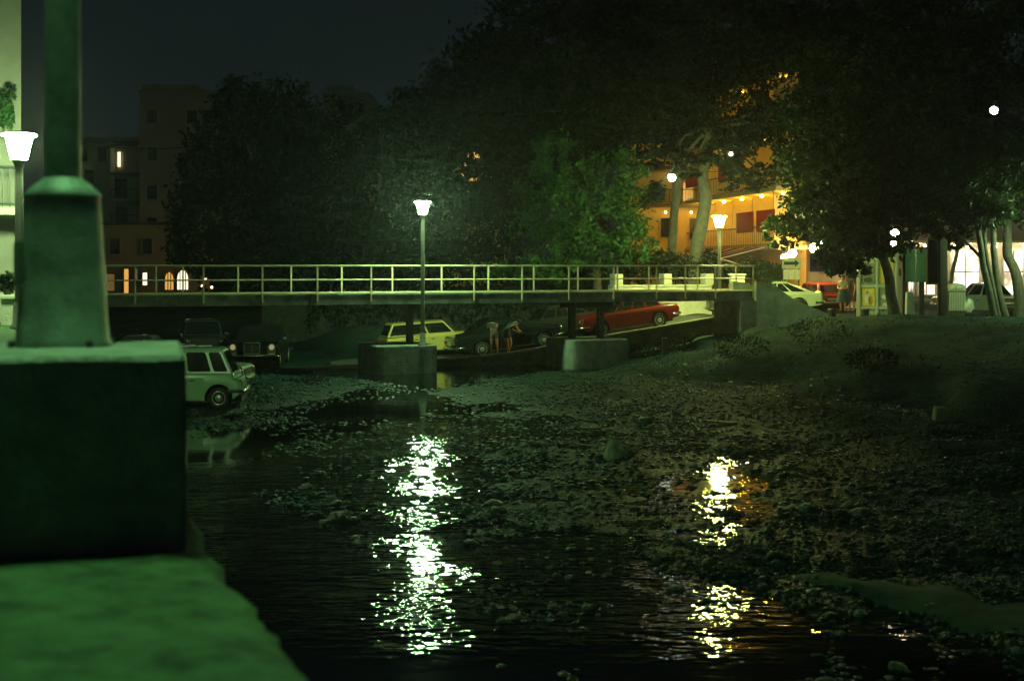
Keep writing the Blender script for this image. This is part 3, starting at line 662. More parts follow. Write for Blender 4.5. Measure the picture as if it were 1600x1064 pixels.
# ================================================================== BUILDINGS
def facade_box(root, x0, x1, y0, y1, z0, z1, mat, nm='wall'):
    q = MB(); q.box(x0, x1, y0, y1, z0, z1); return q.build(nm, mat, root)
def window(root, px0, px1, py0, py1, Y, pane, frame='slab', arch=False, bars=0, dep=.12):
    a = at(px0, py1, Y); b = at(px1, py0, Y); w = b.x - a.x; hh = b.z - a.z; t = max(.05, .07 * w)
    if arch:
        N = 12; sp = a.z + hh * .55; cx = (a.x + b.x) / 2
        out = [(a.x, a.z), (b.x, a.z)] + [(cx + w / 2 * math.cos(math.pi * i / N), sp + hh * .45 * math.sin(math.pi * i / N)) for i in range(N + 1)]
    else: out = [(a.x, a.z), (b.x, a.z), (b.x, b.z), (a.x, b.z)]
    cx, cz = (a.x + b.x) / 2, (a.z + b.z) / 2
    inn = [(cx + (x - cx) * (1 - 2 * t / w), cz + (z - cz) * (1 - 2 * t / hh)) for x, z in out]
    q = MB(); n = len(out)
    vs = [(x, Y - dep, z) for x, z in out] + [(x, Y - dep, z) for x, z in inn] + [(x, Y, z) for x, z in out] + [(x, Y, z) for x, z in inn]
    q.add(vs, [(i, (i + 1) % n, n + (i + 1) % n, n + i) for i in range(n)] + [(i, (i + 1) % n, 2 * n + (i + 1) % n, 2 * n + i) for i in range(n)] + [(n + i, n + (i + 1) % n, 3 * n + (i + 1) % n, 3 * n + i) for i in range(n)])
    f = q.build('window', MT[frame], root)
    q = MB(); q.prism([(x, Y - .03, z) for x, z in inn], (0, .02, 0)); q.build('pane', MT[pane], f)
    if bars:
        q = MB()
        for i in range(1, bars + 1): x = inn[0][0] + (inn[1][0] - inn[0][0]) * i / (bars + 1); q.box(x - .025, x + .025, Y - .07, Y - .04, a.z + t, b.z - t * 1.6)
        q.box(a.x + t, b.x - t, Y - .072, Y - .045, a.z + hh * .5 - .03, a.z + hh * .5 + .03)
        q.build('glazing_bar', MT['dark_wood'], f)
    return f
def railing(root, A, B, z0, z1, mat, gap=.13, nm='balcony_railing'):
    A, B = Vector(A), Vector(B); q = MB(); d = (B - A); L = d.length; k = max(2, int(L / gap))
    q.tube([(A.x, A.y, z1), (B.x, B.y, z1)], .03, 5); q.tube([(A.x, A.y, z0 + .06), (B.x, B.y, z0 + .06)], .02, 5)
    r_ = q.build(nm, mat, root)
    for i in range(k + 1):
        p_ = A.lerp(B, i / k)
        q = MB(); q.box(p_.x - .011, p_.x + .011, p_.y - .011, p_.y + .011, z0, z1); q.build('baluster', mat, r_)
# pale house at the left edge ------------------------------------------------
YH = 27.0; xe = xat(33, YH)
hs = thing('town_house', 'pale rendered house at the left edge with iron balcony', 'house', (xe, YH, QT))
q = MB(); q.box(xe - 8, xe, YH, YH + 9, 0.5, 12.5); q.build('wall', MT['plaster'], hs)
q = MB(); q.box(xe - 8, xe + .03, YH - .06, YH + .003, 4.62, 4.80); q.build('string_course', MT['white_wall'], hs)
q = MB(); q.box(xe - 6, xe - .06, YH - .75, YH - .064, 4.66, 4.80); q.build('balcony_slab', MT['white_wall'], hs)
railing(hs, (xe - 3, YH - .7, 0), (xe - .08, YH - .7, 0), 4.80, zat(262, YH - .7), MT['dark_metal'])
q = MB(); q.box(xe - 8.05, xe + .05, YH - .05, YH + 9.05, 12.5, 12.75); q.build('cornice', MT['white_wall'], hs)
q = MB(); q.box(xe - 2.6, xe - .75, YH - .05, YH, 4.82, 7.2); dd = q.build('balcony_door', MT['dark_wood'], hs)
for z in (QT + .65,): 
    q = MB(); q.box(xe - 8, xe + .012, YH - .025, YH - .002, 2.65, z); q.build('dado', MT['white_wall'], hs)
hs.rotation_euler = (0, 0, R(20.5))       # the house stands square to the quay
def leafcloud(pts, size, mat, name, parent=None, seed=1, flat=0.):
    g = np.random.default_rng(seed); P = np.asarray(pts); n = len(P)
    a = g.normal(size=(n, 3)); a[:, 2] *= (1 - flat * .6); a /= np.linalg.norm(a, axis=1)[:, None]
    b = np.cross(a, g.normal(size=(n, 3))); b /= np.linalg.norm(b, axis=1)[:, None]
    c = np.cross(a, b)
    s = size * g.uniform(.6, 1.4, (n, 1))
    V = np.stack([P - a * s, P + b * s * .45 + c * s * .12, P + a * s, P - b * s * .45 + c * s * .12], 1).reshape(-1, 3)
    i = np.arange(n) * 4; o = OFF.get(parent.name, Vector()) if parent is not None else Vector()
    V = V - np.array(o)
    return rawmesh(name, V, np.stack([i, i + 1, i + 2, i + 3], 1), mat, parent)
def blob(c, r, n, g, shell=.45):
    d = g.normal(size=(n, 3)); d /= np.linalg.norm(d, axis=1)[:, None]
    t = (shell ** 3 + (1 - shell ** 3) * g.random((n, 1))) ** (1 / 3)
    return np.array(c) + d * t * np.array(r)
pt = thing('balcony_plant', 'bright green climbing plant hanging on the pale house', 'plant', (xat(10, 26.6), 26.6, 6.2))
g_ = np.random.default_rng(4)
leafcloud(np.concatenate([blob((xat(14, 26.7), 26.7, zat(152, 26.7)), (.13, .15, .2), 60, g_, .2), blob((xat(5, 26.7), 26.7, zat(175, 26.7)), (.18, .15, .32), 110, g_, .2), blob((xat(14, 26.7), 26.7, zat(180, 26.7)), (.1, .12, .3), 60, g_, .2)]), .075, MT['leaf_pale'], 'foliage', pt, 3)
q = MB(); q.tube([(xat(6, 26.72), 26.72, 6.1), (xat(9, 26.72), 26.72, 6.7), (xat(13, 26.72), 26.72, 7.1)], .012, 5); q.build('stem', MT['bark'], pt)
gpst = thing('gate_pillar', 'stubby white pillar below the pale house', 'pillar', (xat(14, 25.3), 25.3, QT))
q = MB(); q.bbox(xat(4, 25.3), xat(24, 25.3), 25.2, 25.5, QT, 3.12, .015); q.build('shaft', MT['white_wall'], gpst)
q = MB(); q.bbox(xat(1, 25.3), xat(27, 25.3), 25.15, 25.55, 3.123, 3.2, .015); q.build('cap', MT['white_wall'], gpst)
bsh = thing('potted_bush', 'round dark bush on the stubby white pillar', 'bush', (xat(12, 25.35), 25.35, 3.2))
leafcloud(blob((xat(12, 25.35), 25.35, 3.42), (.15, .15, .2), 260, g_, .3), .06, MT['leaf_dark'], 'foliage', bsh, 5)
q = MB(); q.lathe([(.06, 0), (.09, .1), (.1, .11)], (xat(12, 25.35), 25.35, 3.203), 12); q.build('pot', MT['dark_wood'], bsh)

# far apartment blocks at the left ---------------------------------------------
YB = 130.
ap = thing('apartment_block', 'low apartment block with recessed white balconies and one bright strip window', 'apartment block', at(165, 470, YB))
ax0, ax1 = xat(95, YB), xat(215, YB)
q = MB()
zt = zat(221, YB); bx0 = xat(172, YB)
q.box(ax0, bx0, YB, YB + 10, 0, zt); q.box(bx0, ax1, YB + 1.6, YB + 10, 0, zt); q.box(ax0, ax1, YB - .1, YB + 10, zt, zt + .35); q.build('wall', MT['town_plaster'], ap)
for py in (315, 271, 227):
    q = MB(); q.box(bx0 + .01, ax1, YB + .05, YB + 1.59, zat(py, YB) - .12, zat(py, YB) + .1); q.build('balcony_slab', MT['plaster'], ap)
for py0, py1 in ((276, 310), (321, 350)):
    q = MB(); q.box(bx0 + .2, ax1 - .05, YB + 1.5, YB + 1.59, zat(py1, YB), zat(py0, YB)); q.build('balcony_back_wall', MT['white_cloth'], ap)
    f = window(ap, 180, 199, py0 + 4, py1, YB + 1.4, 'glass', 'dark_wood')
    railing(ap, (bx0 + .1, YB + .1, 0), (ax1 - .1, YB + .1, 0), zat(py1, YB), zat(py1 - 14, YB), MT['dark_metal'], .3)
window(ap, 183, 190, 237, 262, YB + 1.5, 'win_strip', 'dark_wood')
for px, py in ((140, 275), (140, 320), (160, 240), (130, 240)): window(ap, px - 8, px + 8, py - 10, py + 14, YB - .001, 'glass', 'slab')
YT = 118.
tb = thing('apartment_block', 'tall brown block rising behind the big dark tree', 'apartment block', at(280, 470, YT))
q = MB(); q.box(xat(218, YT), xat(345, YT), YT, YT + 14, 0, zat(146, YT)); q.build('wall', MT['town_brown'], tb)
q = MB(); q.box(xat(217, YT), xat(300, YT), YT + 1.0, YT + 8, zat(146, YT), zat(130, YT)); q.build('roof_house', MT['town_brown'], tb)
q = MB(); q.box(xat(216, YT), xat(347, YT), YT - .25, YT + 14, zat(146, YT) + .003, zat(142, YT)); q.build('parapet', MT['town_brown'], tb)
for px in (238, 300, 325):
    for py in (182, 240, 300, 350): window(tb, px - 9, px + 9, py - 11, py + 12, YT - .001, 'glass', 'town_brown')
YU = 125.
tb = thing('apartment_block', 'distant block with a stepped roof showing above the trees', 'apartment block', at(545, 470, YU))
q = MB(); q.box(xat(505, YU), xat(576, YU), YU, YU + 12, 0, zat(148, YU)); q.build('wall', MT['town_brown'], tb)
q = MB(); q.box(xat(508, YU), xat(550, YU), YU + 1, YU + 10, zat(148, YU), zat(131, YU)); q.build('roof_house', MT['town_brown'], tb)
q = MB(); q.box(xat(503, YU), xat(578, YU), YU - .3, YU + 12, zat(148, YU) + .003, zat(144, YU)); q.build('cornice', MT['town_plaster'], tb)
for px in (535, 562): window(tb, px - 7, px + 7, 156, 178, YU - .001, 'glass', 'town_plaster')
# dark house with lit ground floor -------------------------------------------------
YA = 84.
ah = thing('arcade_house', 'dark house with lit arched windows seen through the bridge railing', 'house', at(230, 470, YA))
q = MB(); q.box(xat(120, YA), xat(318, YA), YA, YA + 9, 0.5, zat(352, YA)); q.build('wall', MT['town_brown'], ah)
q = MB(); q.box(xat(117, YA), xat(321, YA), YA - .35, YA + 9, zat(352, YA) + .003, zat(347, YA)); q.build('roof', MT['dark_wood'], ah)
window(ah, 166, 181, 427, 456, YA - .001, 'win_dim', 'dark_wood')
window(ah, 193, 203, 419, 464, YA - .001, 'win_orange', 'dark_wood', bars=0)
window(ah, 211, 217, 419, 440, YA - .001, 'win_dim', 'dark_wood')
window(ah, 222, 232, 425, 447, YA - .001, 'win_white', 'dark_wood')
window(ah, 257, 273, 424, 454, YA - .001, 'win_orange', 'slab', arch=True, bars=2)
window(ah, 276, 296, 421, 454, YA - .001, 'win_white', 'slab', arch=True, bars=3)
for px in (180, 230, 280): window(ah, px - 9, px + 9, 372, 398, YA - .001, 'glass', 'slab')
for px, py, wh in ((321, 437, 'topmost'), (331, 449, 'rightmost'), (316, 447, 'leftmost')):
    lm = thing('wall_lantern', 'tiny warm lantern right of the lit arched windows, %s of three' % wh, 'lantern', at(px, py, 82), 'tiny lanterns by the dark house')
    q = MB(); q.ball(at(px, py, 82), .08, 8); q.build('bulb', EM('tiny_bulb', L_SHOP, 4), lm)
    q = MB(); q.tube([at(px, py, 82) + Vector((0, 0, .08)), at(px, py, 82) + Vector((0, 0, .25)), at(px, py, 83) + Vector((0, .95, .25))], .015, 5); q.build('bracket', MT['dark_metal'], lm)

# hotel behind the right end ----------------------------------------------------
ht = thing('hotel', 'yellow lit hotel with balconies, red panels and glowing soffits', 'hotel', (13, 80, 1.6))
HP, HQ = Vector((11.8, 84, 0)), Vector((14.3, 69.2, 0)); hd = (HQ - HP).normalized(); hn = Vector((hd.y, -hd.x, 0))
if hn.x > 0: hn = -hn                                            # outwards: to the left and the viewer
HL = (HQ - HP).length
HMx = Matrix(((hd.x, hn.x, 0, HP.x), (hd.y, hn.y, 0, HP.y), (0, 0, 1, 0), (0, 0, 0, 1)))
HR, HS = HQ + Vector((2.0, 8.6, 0)), HP + Vector((7, 7, 0))
q = MB(); q.prism([Vector((v.x, v.y, 4.703)) for v in (HP, HQ, HR, HS)], (0, 0, 8.7)); q.build('wall', MT['hotel'], ht)
q = MB(); q.prism([Vector((v.x, v.y, .8)) for v in (HP, HQ, HR, HS)], (0, 0, 3.9)); q.build('ground_floor_wall', MT['ochre'], ht)
fl = [4.7, 7.55, 10.4, 13.25]
for i, z in enumerate(fl):
    q = MB(); q.box(-.2, HL + .2, .003, 1.6, z - .16, z + .05, HMx); q.build('balcony_slab', MT['slab'], ht)
for i, z in enumerate(fl[:-1]):
    A, B = HMx @ Vector((0, 1.52, 0)), HMx @ Vector((HL, 1.52, 0))
    railing(ht, A, B, z + .05, z + 1.0, MT['dark_metal'], .28)
    for k in range(5):
        u = .8 + k * 3.1
        q = MB(); q.box(u, u + 1.1, .004, .06, z + .06, z + 2.2, HMx); dr = q.build('balcony_door', MT['slab'], ht)
        q = MB(); q.box(u + .12, u + .98, .062, .075, z + .2, z + 2.08, HMx); q.build('pane', MT['glass'], dr)
        q = MB(); q.box(u + 1.35, u + 1.45, .004, 1.5, z + .06, z + 2.55, HMx); q.build('balcony_divider', MT['hotel'], ht)
        if (i, k) in ((0, 3), (0, 4), (1, 0), (1, 2), (2, 1)):
            q = MB(); q.box(u - .8, u + 1.9, 1.60, 1.612, z + .75, z + 1.8, HMx); q.build('balcony_screen', MT['red_panel'], ht)
        lb = HMx @ Vector((u + .7, .75, z + 2.62))
        q = MB(); q.ball(lb, .07, 10); q.build('soffit_light', MT['warm_bulb'] if i == 0 else MT['warm_bulb_dim'], ht)
# straight wing left of it
WY = 84.5; wx0, wx1 = xat(985, WY), 11.72
q = MB(); q.box(wx0, wx1, WY, WY + 8, 1, zat(225, WY)); q.build('wing_wall', MT['hotel'], ht)
for py in (322, 265):
    q = MB(); q.box(wx0, wx1, WY - 1.3, WY - .003, zat(py, WY) - .1, zat(py, WY) + .12); q.build('balcony_slab', MT['dark_wood'], ht)
    railing(ht, (wx0, WY - 1.25, 0), (wx1, WY - 1.25, 0), zat(py, WY) + .12, zat(py - 24, WY), MT['dark_metal'], .3)
for px, py0, py1, pn in ((1025, 283, 318, 'glass'), (1075, 285, 318, 'win_orange'), (1040, 340, 372, 'glass'), (1085, 340, 375, 'glass'), (1070, 236, 262, 'win_dim')):
    window(ht, px - 9, px + 9, py0, py1, WY - .001, pn, 'slab', dep=.1)
for px, py in ((1040, 332), (1080, 332), (1045, 274), (1085, 276)):
    q = MB(); q.ball(at(px, py, WY - .7), .06, 8); q.build('soffit_light', EM('wing_bulb', (1, .66, .2), 55), ht)
# awnings with red and pale strips over the ground floor
for u0, u1, zf, wd in ((2.6, 6.9, 4.0, 'farthest, over the left end of'), (7.2, 10.8, 4.05, 'middle one, over the centre of'), (11.1, 13.8, 4.1, 'nearest, over the right end of')):
    aw = thing('shop_awning', 'red striped awning with a pale edge, %s the hotel front' % wd, 'awning', HMx @ Vector((u0, 0, 4.5)), 'striped awnings of the hotel')
    k = 9
    for i in range(k):
        a = u0 + (u1 - u0) * i / k; b = u0 + (u1 - u0) * (i + 1) / k
        q = MB(); P = [(a, 1.63, 4.66), (b, 1.63, 4.66), (b, 3.9, zf), (a, 3.9, zf)]
        q.prism([HMx @ Vector(p_) for p_ in P], (0, 0, .02)); q.box(a, b, 3.9, 3.92, zf - .22, zf + .02, HMx)
        q.build('strip', MT['white_cloth'] if i in (3, 8) else MT['red_cloth'], aw)
    for u in (u0, u1):
        q = MB(); q.tube([HMx @ Vector((u, 1.63, 3.4)), HMx @ Vector((u, 3.88, zf - .02))], .025, 6); q.build('arm', MT['pale_metal'], aw)
def bulb(label, px, py, Y, r_, mat, cat='lamp', nm='hanging_lamp', grp=None):
    c = at(px, py, Y); t_ = thing(nm, label, cat, c, grp)
    q = MB(); q.ball(c, r_, 14); q.build('globe', mat, t_)
    q = MB(); q.lathe([(r_ * .5, 0), (r_ * .5, .05), (.02, .09)], c + Vector((0, 0, r_ * .92)), 12); q.build('cap', MT['dark_metal'], t_)
    q = MB(); q.tube([c + Vector((0, 0, r_)), c + Vector((0, 0, r_ + .5))], .012, 5); q.build('stem', MT['dark_metal'], t_)
bulb('round warm lamp under the awning left of the arrow sign', 1226, 402, 67.0, .16, MT['shop_bulb'])
bulb('larger warm lamp right above the arrow sign', 1238, 396, 67.0, .2, MT['shop_bulb'])
bulb('bright warm lamp against the orange wall', 1272, 388, 67.2, .22, EM('orange_bulb', (1, .62, .10), 320))
bulb('small warm bulb at the top edge of the orange wall', 1284, 379, 66.5, .07, MT['shop_bulb'])

# ================================================================== WHITE TERRACE WALL
tw = thing('terrace_wall', 'pale lit terrace wall with square pillars behind the red saloon', 'wall', at(1040, 480, 61))
TA, TB = Vector((xat(957, 59.8), 59.8, 0)), Vector((xat(1112, 62.0), 62.0, 0)); td = (TB - TA); tl = td.length; td.normalize()
TM = Matrix(((td.x, -td.y, 0, TA.x), (td.y, td.x, 0, TA.y), (0, 0, 1, 0), (0, 0, 0, 1)))
q = MB(); q.box(0, tl, 0, .35, .3, 2.84, TM); q.build('wall', MT['white_wall'], tw)
q = MB(); q.bbox(.0, tl + .02, -.04, .39, 2.843, 2.93, .015, TM); q.build('coping', MT['white_wall'], tw)
for u in (.12, 2.55, tl - .3):
    q = MB(); q.bbox(u - .03, u + .38, -.05, .40, 2.933, 3.40, .02, TM); q.build('pillar', MT['white_wall'], tw)
tw2 = thing('gate_pillar', 'short white pillar beside the lamp at the bridge end', 'pillar', at(1152, 450, 60))
q = MB(); q.bbox(xat(1141, 60), xat(1163, 60), 59.8, 60.3, 1.5, 3.33, .02); q.build('shaft', MT['white_wall'], tw2)
q = MB(); q.bbox(xat(1139, 60), xat(1165, 60), 59.75, 60.35, 3.333, 3.41, .015); q.build('cap', MT['white_wall'], tw2)
# dark back wall with creeper behind the parked cars
bw = thing('bank_wall', 'dark rubble wall hung with creeper behind the black saloon', 'wall', (0, 61, 1))
q = MB(); q.prism([(-11, 62.5, -.3), (-3, 60.2, -.3), (TA.x - .02, TA.y + .4, -.3), (TA.x - .02, TA.y + .8, -.3), (-3, 60.7, -.3), (-11, 63, -.3)], (0, 0, 2.6)); q.build('wall', MT['rubble'], bw)
g_ = np.random.default_rng(11); k = 5000
tt = g_.random(k); xx = -9 + tt * (TA.x + 9); yy = np.where(xx < -3, 60.2 - (xx + 3) * .287, 60.2 + (xx + 3) * (TA.y + .4 - 60.2) / (TA.x + 3)) - .12 * g_.random(k)
cr = leafcloud(np.stack([xx, yy, 2.4 - 1.6 * g_.random(k) ** 1.6 * (.4 + .6 * np.abs(np.sin(xx * 2.3)))], 1), .09, MT['leaf_dark'], 'creeper', bw, 12)
for px, wh in ((872, 'leftmost'), (880, 'second from the left'), (889, 'middle'), (899, 'fourth from the left'), (907, 'rightmost')):
    q = MB(); a = at(px, 520, 59.0); q.bbox(a.x - .06, a.x + .06, 59, 59.1, .6, zat(486 + (px % 5), 59), .01)
    o = q.build('fence_post', M('weathered_post', (.20, .13, .08), .8, var=.3, scale=6)); tag(o, 'weathered reddish post uphill of the black saloon, %s of five' % wh, 'post', 'row of weathered posts')

# ================================================================== TREES
def tree(name, label, base, trunk_pts, trunk_r, lobes, mat, size, bark='bark', gaps=(), group='trees along the river', seed=1, cat='tree', flat=0., shell=.45, branches=True):
    t_ = thing(name, label, cat, base, group)
    q = MB()
    for pts, rr in zip(trunk_pts, trunk_r):
        # smooth the polyline
        P = [Vector(p_) for p_ in pts]; out = []; ro = []
        for i in range(len(P) - 1):
            p0 = P[max(i - 1, 0)]; p1 = P[i]; p2 = P[i + 1]; p3 = P[min(i + 2, len(P) - 1)]
            for j in range(5):
                u = j / 5; out.append(.5 * ((2 * p1) + (p2 - p0) * u + (2 * p0 - 5 * p1 + 4 * p2 - p3) * u * u + (3 * p1 - p0 - 3 * p2 + p3) * u ** 3))
                f_ = (i + u) / (len(P) - 1); ro.append(rr[0] * (1 - f_) + rr[1] * f_ + (.25 * rr[0] * max(0, 1 - f_ * 9)))
        out.append(P[-1]); ro.append(rr[1])
        out = [p_ + Vector((mnoise.noise(p_ * 1.3), mnoise.noise(p_ * 1.3 + Vector((5, 5, 5))), 0)) * rr[0] * .3 for p_ in out]
        q.tube(out, ro, 10)
    tips = [Vector(tp[-1]) for tp in trunk_pts]
    if branches:
        rs = random.Random(seed)
        for c, r_, nn in lobes:
            c = Vector(c); s0 = min(tips, key=lambda v: (v - c).length)
            mid = s0.lerp(c, .55) + Vector((rs.uniform(-.4, .4), rs.uniform(-.4, .4), .3))
            b0 = trunk_r[0][1] * .6
            q.tube([s0 - Vector((0, 0, .2)), mid, c], [b0, b0 * .6, b0 * .25], 6)
    q.build('trunk', MT[bark], t_)
    g = np.random.default_rng(seed)
    pts = []
    for c, r_, nn in lobes:
        # each lobe is made of leaf clumps for an uneven, gappy outline
        k = max(6, nn // 45); cc = blob(c, r_, k, g, .35)
        per = nn // k
        for ci in cc: pts.append(ci + g.normal(size=(per, 3)) * np.array(r_) * g.uniform(.07, .19))
    P = np.concatenate(pts)
    for (px, py, rr) in gaps:
        u = 800 + F * P[:, 0] / P[:, 1]; v = HZ - F * (P[:, 2] - EYE) / P[:, 1]
        P = P[(u - px)**2 + (v - py)**2 > rr * rr]
    leafcloud(P, size, mat, 'crown', t_, seed + 50, flat)
    return t_
def lb(px, py, Y, rx, ry, rz, n): c = at(px, py, Y); return ((c.x, c.y, c.z), (rx, ry, rz), n)
def tp(*pts): return [at(*p_) for p_ in pts]
ML = MT['leaf_dark']
tree('broad_tree', 'huge dark tree left of the bridge lamp, hiding the tall brown block', at(420, 470, 70), [tp((430, 500, 70), (428, 430, 70), (420, 350, 70), (425, 290, 70))], [(.45, .25)],
     [lb(330, 260, 70, 1.6, 2.2, 2.4, 2600), (at(310, 360, 70)[:], (1.5, 2, 2.6), 2600), lb(400, 240, 70, 2.2, 2.6, 3.0, 3600), lb(440, 190, 70, 2.4, 2.6, 2.0, 2600), lb(470, 330, 70, 2.8, 2.6, 3.4, 5000), lb(390, 400, 70, 2.8, 2.2, 2, 4000), lb(370, 165, 71, 1.4, 1.6, 1.2, 1200), lb(520, 240, 71, 2.4, 2.4, 2.6, 3600), lb(550, 360, 70, 2.2, 2, 2.6, 3600), lb(450, 430, 69, 4.5, 2, 1.6, 3600)], ML, .16, gaps=((262, 440, 14), (286, 438, 17), (300, 445, 10), (321, 440, 8), (328, 449, 6)), seed=21)
tree('broad_tree', 'dark tree directly behind the bridge lamp', at(640, 470, 68), [tp((650, 500, 68), (648, 400, 68), (655, 320, 68))], [(.4, .2)],
     [lb(600, 330, 68, 2.6, 2.2, 3.4, 4200), lb(680, 260, 68, 2.6, 2.4, 3, 4600), lb(640, 400, 67, 3.2, 2, 2, 4000), lb(740, 360, 68, 2.6, 2.2, 3, 4600), lb(620, 220, 69, 2, 2, 1.6, 2200), lb(760, 280, 68, 2.2, 2, 2.2, 2400)], ML, .16, gaps=((716, 264, 5), (726, 258, 4), (709, 268, 4), (747, 245, 6), (741, 240, 4), (753, 262, 4), (738, 282, 6), (746, 280, 5), (757, 272, 4), (767, 277, 4), (731, 268, 3), (750, 255, 3), (722, 272, 3), (609, 277, 5)), seed=22)
tree('broad_tree', 'leafy lit tree left of the leaning pine trunks', at(930, 470, 63), [tp((935, 470, 63.3), (932, 400, 63.3), (938, 330, 63.3))], [(.22, .12)],
     [lb(940, 350, 63, 1.9, 1.6, 1.9, 2500), lb(985, 375, 62.6, 1.1, 1.2, 1.3, 1300), lb(890, 290, 63, 1.2, 1.4, 1.9, 1300), lb(965, 285, 63.4, 1.5, 1.5, 1.5, 1300), lb(895, 390, 62.6, 1.0, 1, 1.0, 1100), lb(870, 250, 64, 1.3, 1.3, 1.2, 1100), lb(820, 420, 62.6, 1.8, 1, .7, 1100), lb(850, 330, 65, 1.6, 1.4, 2.2, 2200)], MT['leaf_pale'], .12, seed=23)
tree('pine_tree', 'tall pine with the left one of two leaning trunks', at(1048, 420, 65), [tp((1046, 440, 65), (1050, 380, 65), (1056, 300, 65), (1062, 240, 65), (1060, 180, 65))], [(.24, .14)],
     [lb(1010, 170, 65, 2.6, 2.2, 1.5, 3000), lb(930, 190, 65, 2.4, 2.2, 1.8, 2600), lb(1050, 120, 65, 2.4, 2, 1.5, 2400), lb(880, 140, 66, 2.4, 2.2, 1.8, 2400), lb(1080, 205, 65, 1.8, 1.6, .9, 1600), lb(790, 180, 66, 2.4, 2, 1.8, 2200), lb(1000, 245, 65, 1.4, 1.2, .7, 700)], MT['leaf_pine'], .13, bark='pale_bark', gaps=((1050, 278, 10),), seed=24, flat=.2)
tree('pine_tree', 'tall pine with the right, thicker leaning trunk by the lit hotel', at(1085, 420, 63.5), [tp((1082, 445, 63.5), (1090, 380, 63.5), (1100, 310, 63.5), (1101, 260, 63.5), (1112, 190, 63.5))], [(.36, .2)],
     [lb(1140, 170, 63.5, 2.6, 2.2, 1.6, 3200), lb(1200, 190, 63.5, 1.8, 1.8, 1.1, 1800), lb(1150, 225, 63.5, 1.6, 1.6, .7, 1100), lb(1190, 272, 64, 1.8, 1.3, .55, 1300), lb(1130, 255, 63.2, 1.5, 1.2, .5, 900), lb(1040, 250, 63.5, 1.4, 1.2, .5, 700), lb(1165, 290, 63.8, .9, .8, .3, 380), lb(1020, 300, 63.0, .7, .8, .7, 420), lb(1075, 268, 63.0, .6, .6, .3, 240), lb(1230, 215, 63, 1.0, 1.2, 1.4, 1100), lb(1120, 90, 63.5, 2.4, 2, 1.5, 2000), lb(1220, 90, 63.5, 2.4, 2, 1.5, 2200)], MT['leaf_pine'], .13, bark='pale_bark', gaps=((1195, 240, 12), (1170, 255, 9), (1142, 240, 7), (1245, 138, 26), (1215, 147, 14), (1277, 147, 8), (1116, 268, 9)), seed=25, flat=.2)
# plane trees on the right bank
D = MT['leaf']
tree('plane_tree', 'spreading tree with a curved trunk right of the poster kiosk', at(1395, 490, 56), [tp((1396, 497, 56), (1391, 455, 56), (1383, 415, 56), (1366, 375, 56))], [(.24, .15)],
     [lb(1300, 330, 55, 1.9, 2.2, 1.2, 3200), lb(1230, 360, 56.0, 0.9, 1.2, .75, 1100), lb(1345, 250, 55, 2.2, 2.4, 1.9, 4200), lb(1410, 300, 55, 2.0, 2.2, 1.5, 3600), lb(1280, 260, 55.5, 1.6, 1.8, 1.2, 2200), lb(1310, 400, 55.6, 1.1, 1.2, .7, 1300), lb(1350, 375, 55, 1.7, 2.2, .75, 2200), lb(1300, 150, 55.5, 2.4, 2.4, 1.7, 3400), lb(1400, 160, 55, 2.4, 2.4, 1.9, 3800), lb(1330, 415, 55.6, .7, .8, .45, 450)], D, .13, gaps=((1384, 110, 5), (1397, 364, 7), (1395, 381, 6), (1455, 306, 4)), seed=31)
tree('plane_tree', 'clump of three slanting trunks below the hanging lamp', at(1550, 500, 54.5), [tp((1556, 508, 54.5), (1545, 455, 54.5), (1532, 390, 54.5), (1524, 320, 54.5)), tp((1562, 506, 55), (1552, 450, 55), (1540, 390, 55), (1536, 320, 55)), tp((1572, 504, 55.2), (1560, 455, 55.2), (1553, 390, 55.2), (1552, 310, 55.2)), tp((1535, 405, 54.5), (1520, 390, 54.6), (1500, 370, 54.8))], [(.15, .10), (.10, .07), (.17, .10), (.08, .05)],
     [lb(1500, 290, 54, 2.0, 2.4, 1.5, 3600), lb(1460, 220, 54, 2.3, 2.4, 1.9, 3800), lb(1570, 250, 54, 1.8, 2, 1.3, 2600), lb(1490, 120, 54, 2.6, 2.4, 1.9, 3600), lb(1530, 335, 54, 1.4, 1.7, .55, 1100), lb(1590, 80, 54, 2.2, 2, 1.8, 2600), lb(1480, 350, 55, 1.0, 1.2, .55, 800), lb(1570, 170, 54, 1.8, 1.6, 1.2, 2000)], D, .13, bark='pale_bark', gaps=((1553, 172, 10), (1572, 392, 22)), seed=32)
tree('plane_tree', 'tree with an S-bent trunk at the right edge', at(1590, 495, 56), [tp((1594, 500, 56.2), (1592, 455, 56.2), (1584, 420, 56.2), (1573, 390, 56.2), (1574, 350, 56.2), (1580, 300, 56.2))], [(.23, .15)],
     [lb(1600, 320, 58, 1.1, 1.4, .9, 1500), lb(1620, 260, 56, 1.8, 2, 1.6, 2600), lb(1650, 330, 56, 1.6, 2, 1.3, 1600)], D, .13, gaps=((1553, 172, 10),), seed=33)
tree('plane_tree', 'thin forked tree between the notice board and the white bin', at(1478, 470, 60), [tp((1478, 490, 60), (1484, 450, 60), (1492, 410, 60), (1497, 385, 60))], [(.11, .07)],
     [lb(1495, 375, 60, .8, .9, .5, 420), lb(1470, 385, 60, .6, .8, .4, 260)], D, .12, seed=34)
tree('pine_tree', 'tallest dark pine crown filling the sky above the lit leafy tree', at(900, 420, 92), [tp((900, 430, 92), (905, 250, 92), (900, 60, 92))], [(.5, .3)],
     [lb(880, 60, 92, 5.5, 3, 3.2, 5200), lb(1010, 40, 92, 5, 3, 3.4, 5200), lb(770, 110, 92, 4, 3, 2.6, 3600), lb(700, 180, 92, 4, 3, 2.6, 3600), lb(930, 170, 92, 5, 3, 3.2, 4200), lb(840, 230, 92, 4, 3, 3.2, 4200)], MT['leaf_pine'], .24, seed=26)
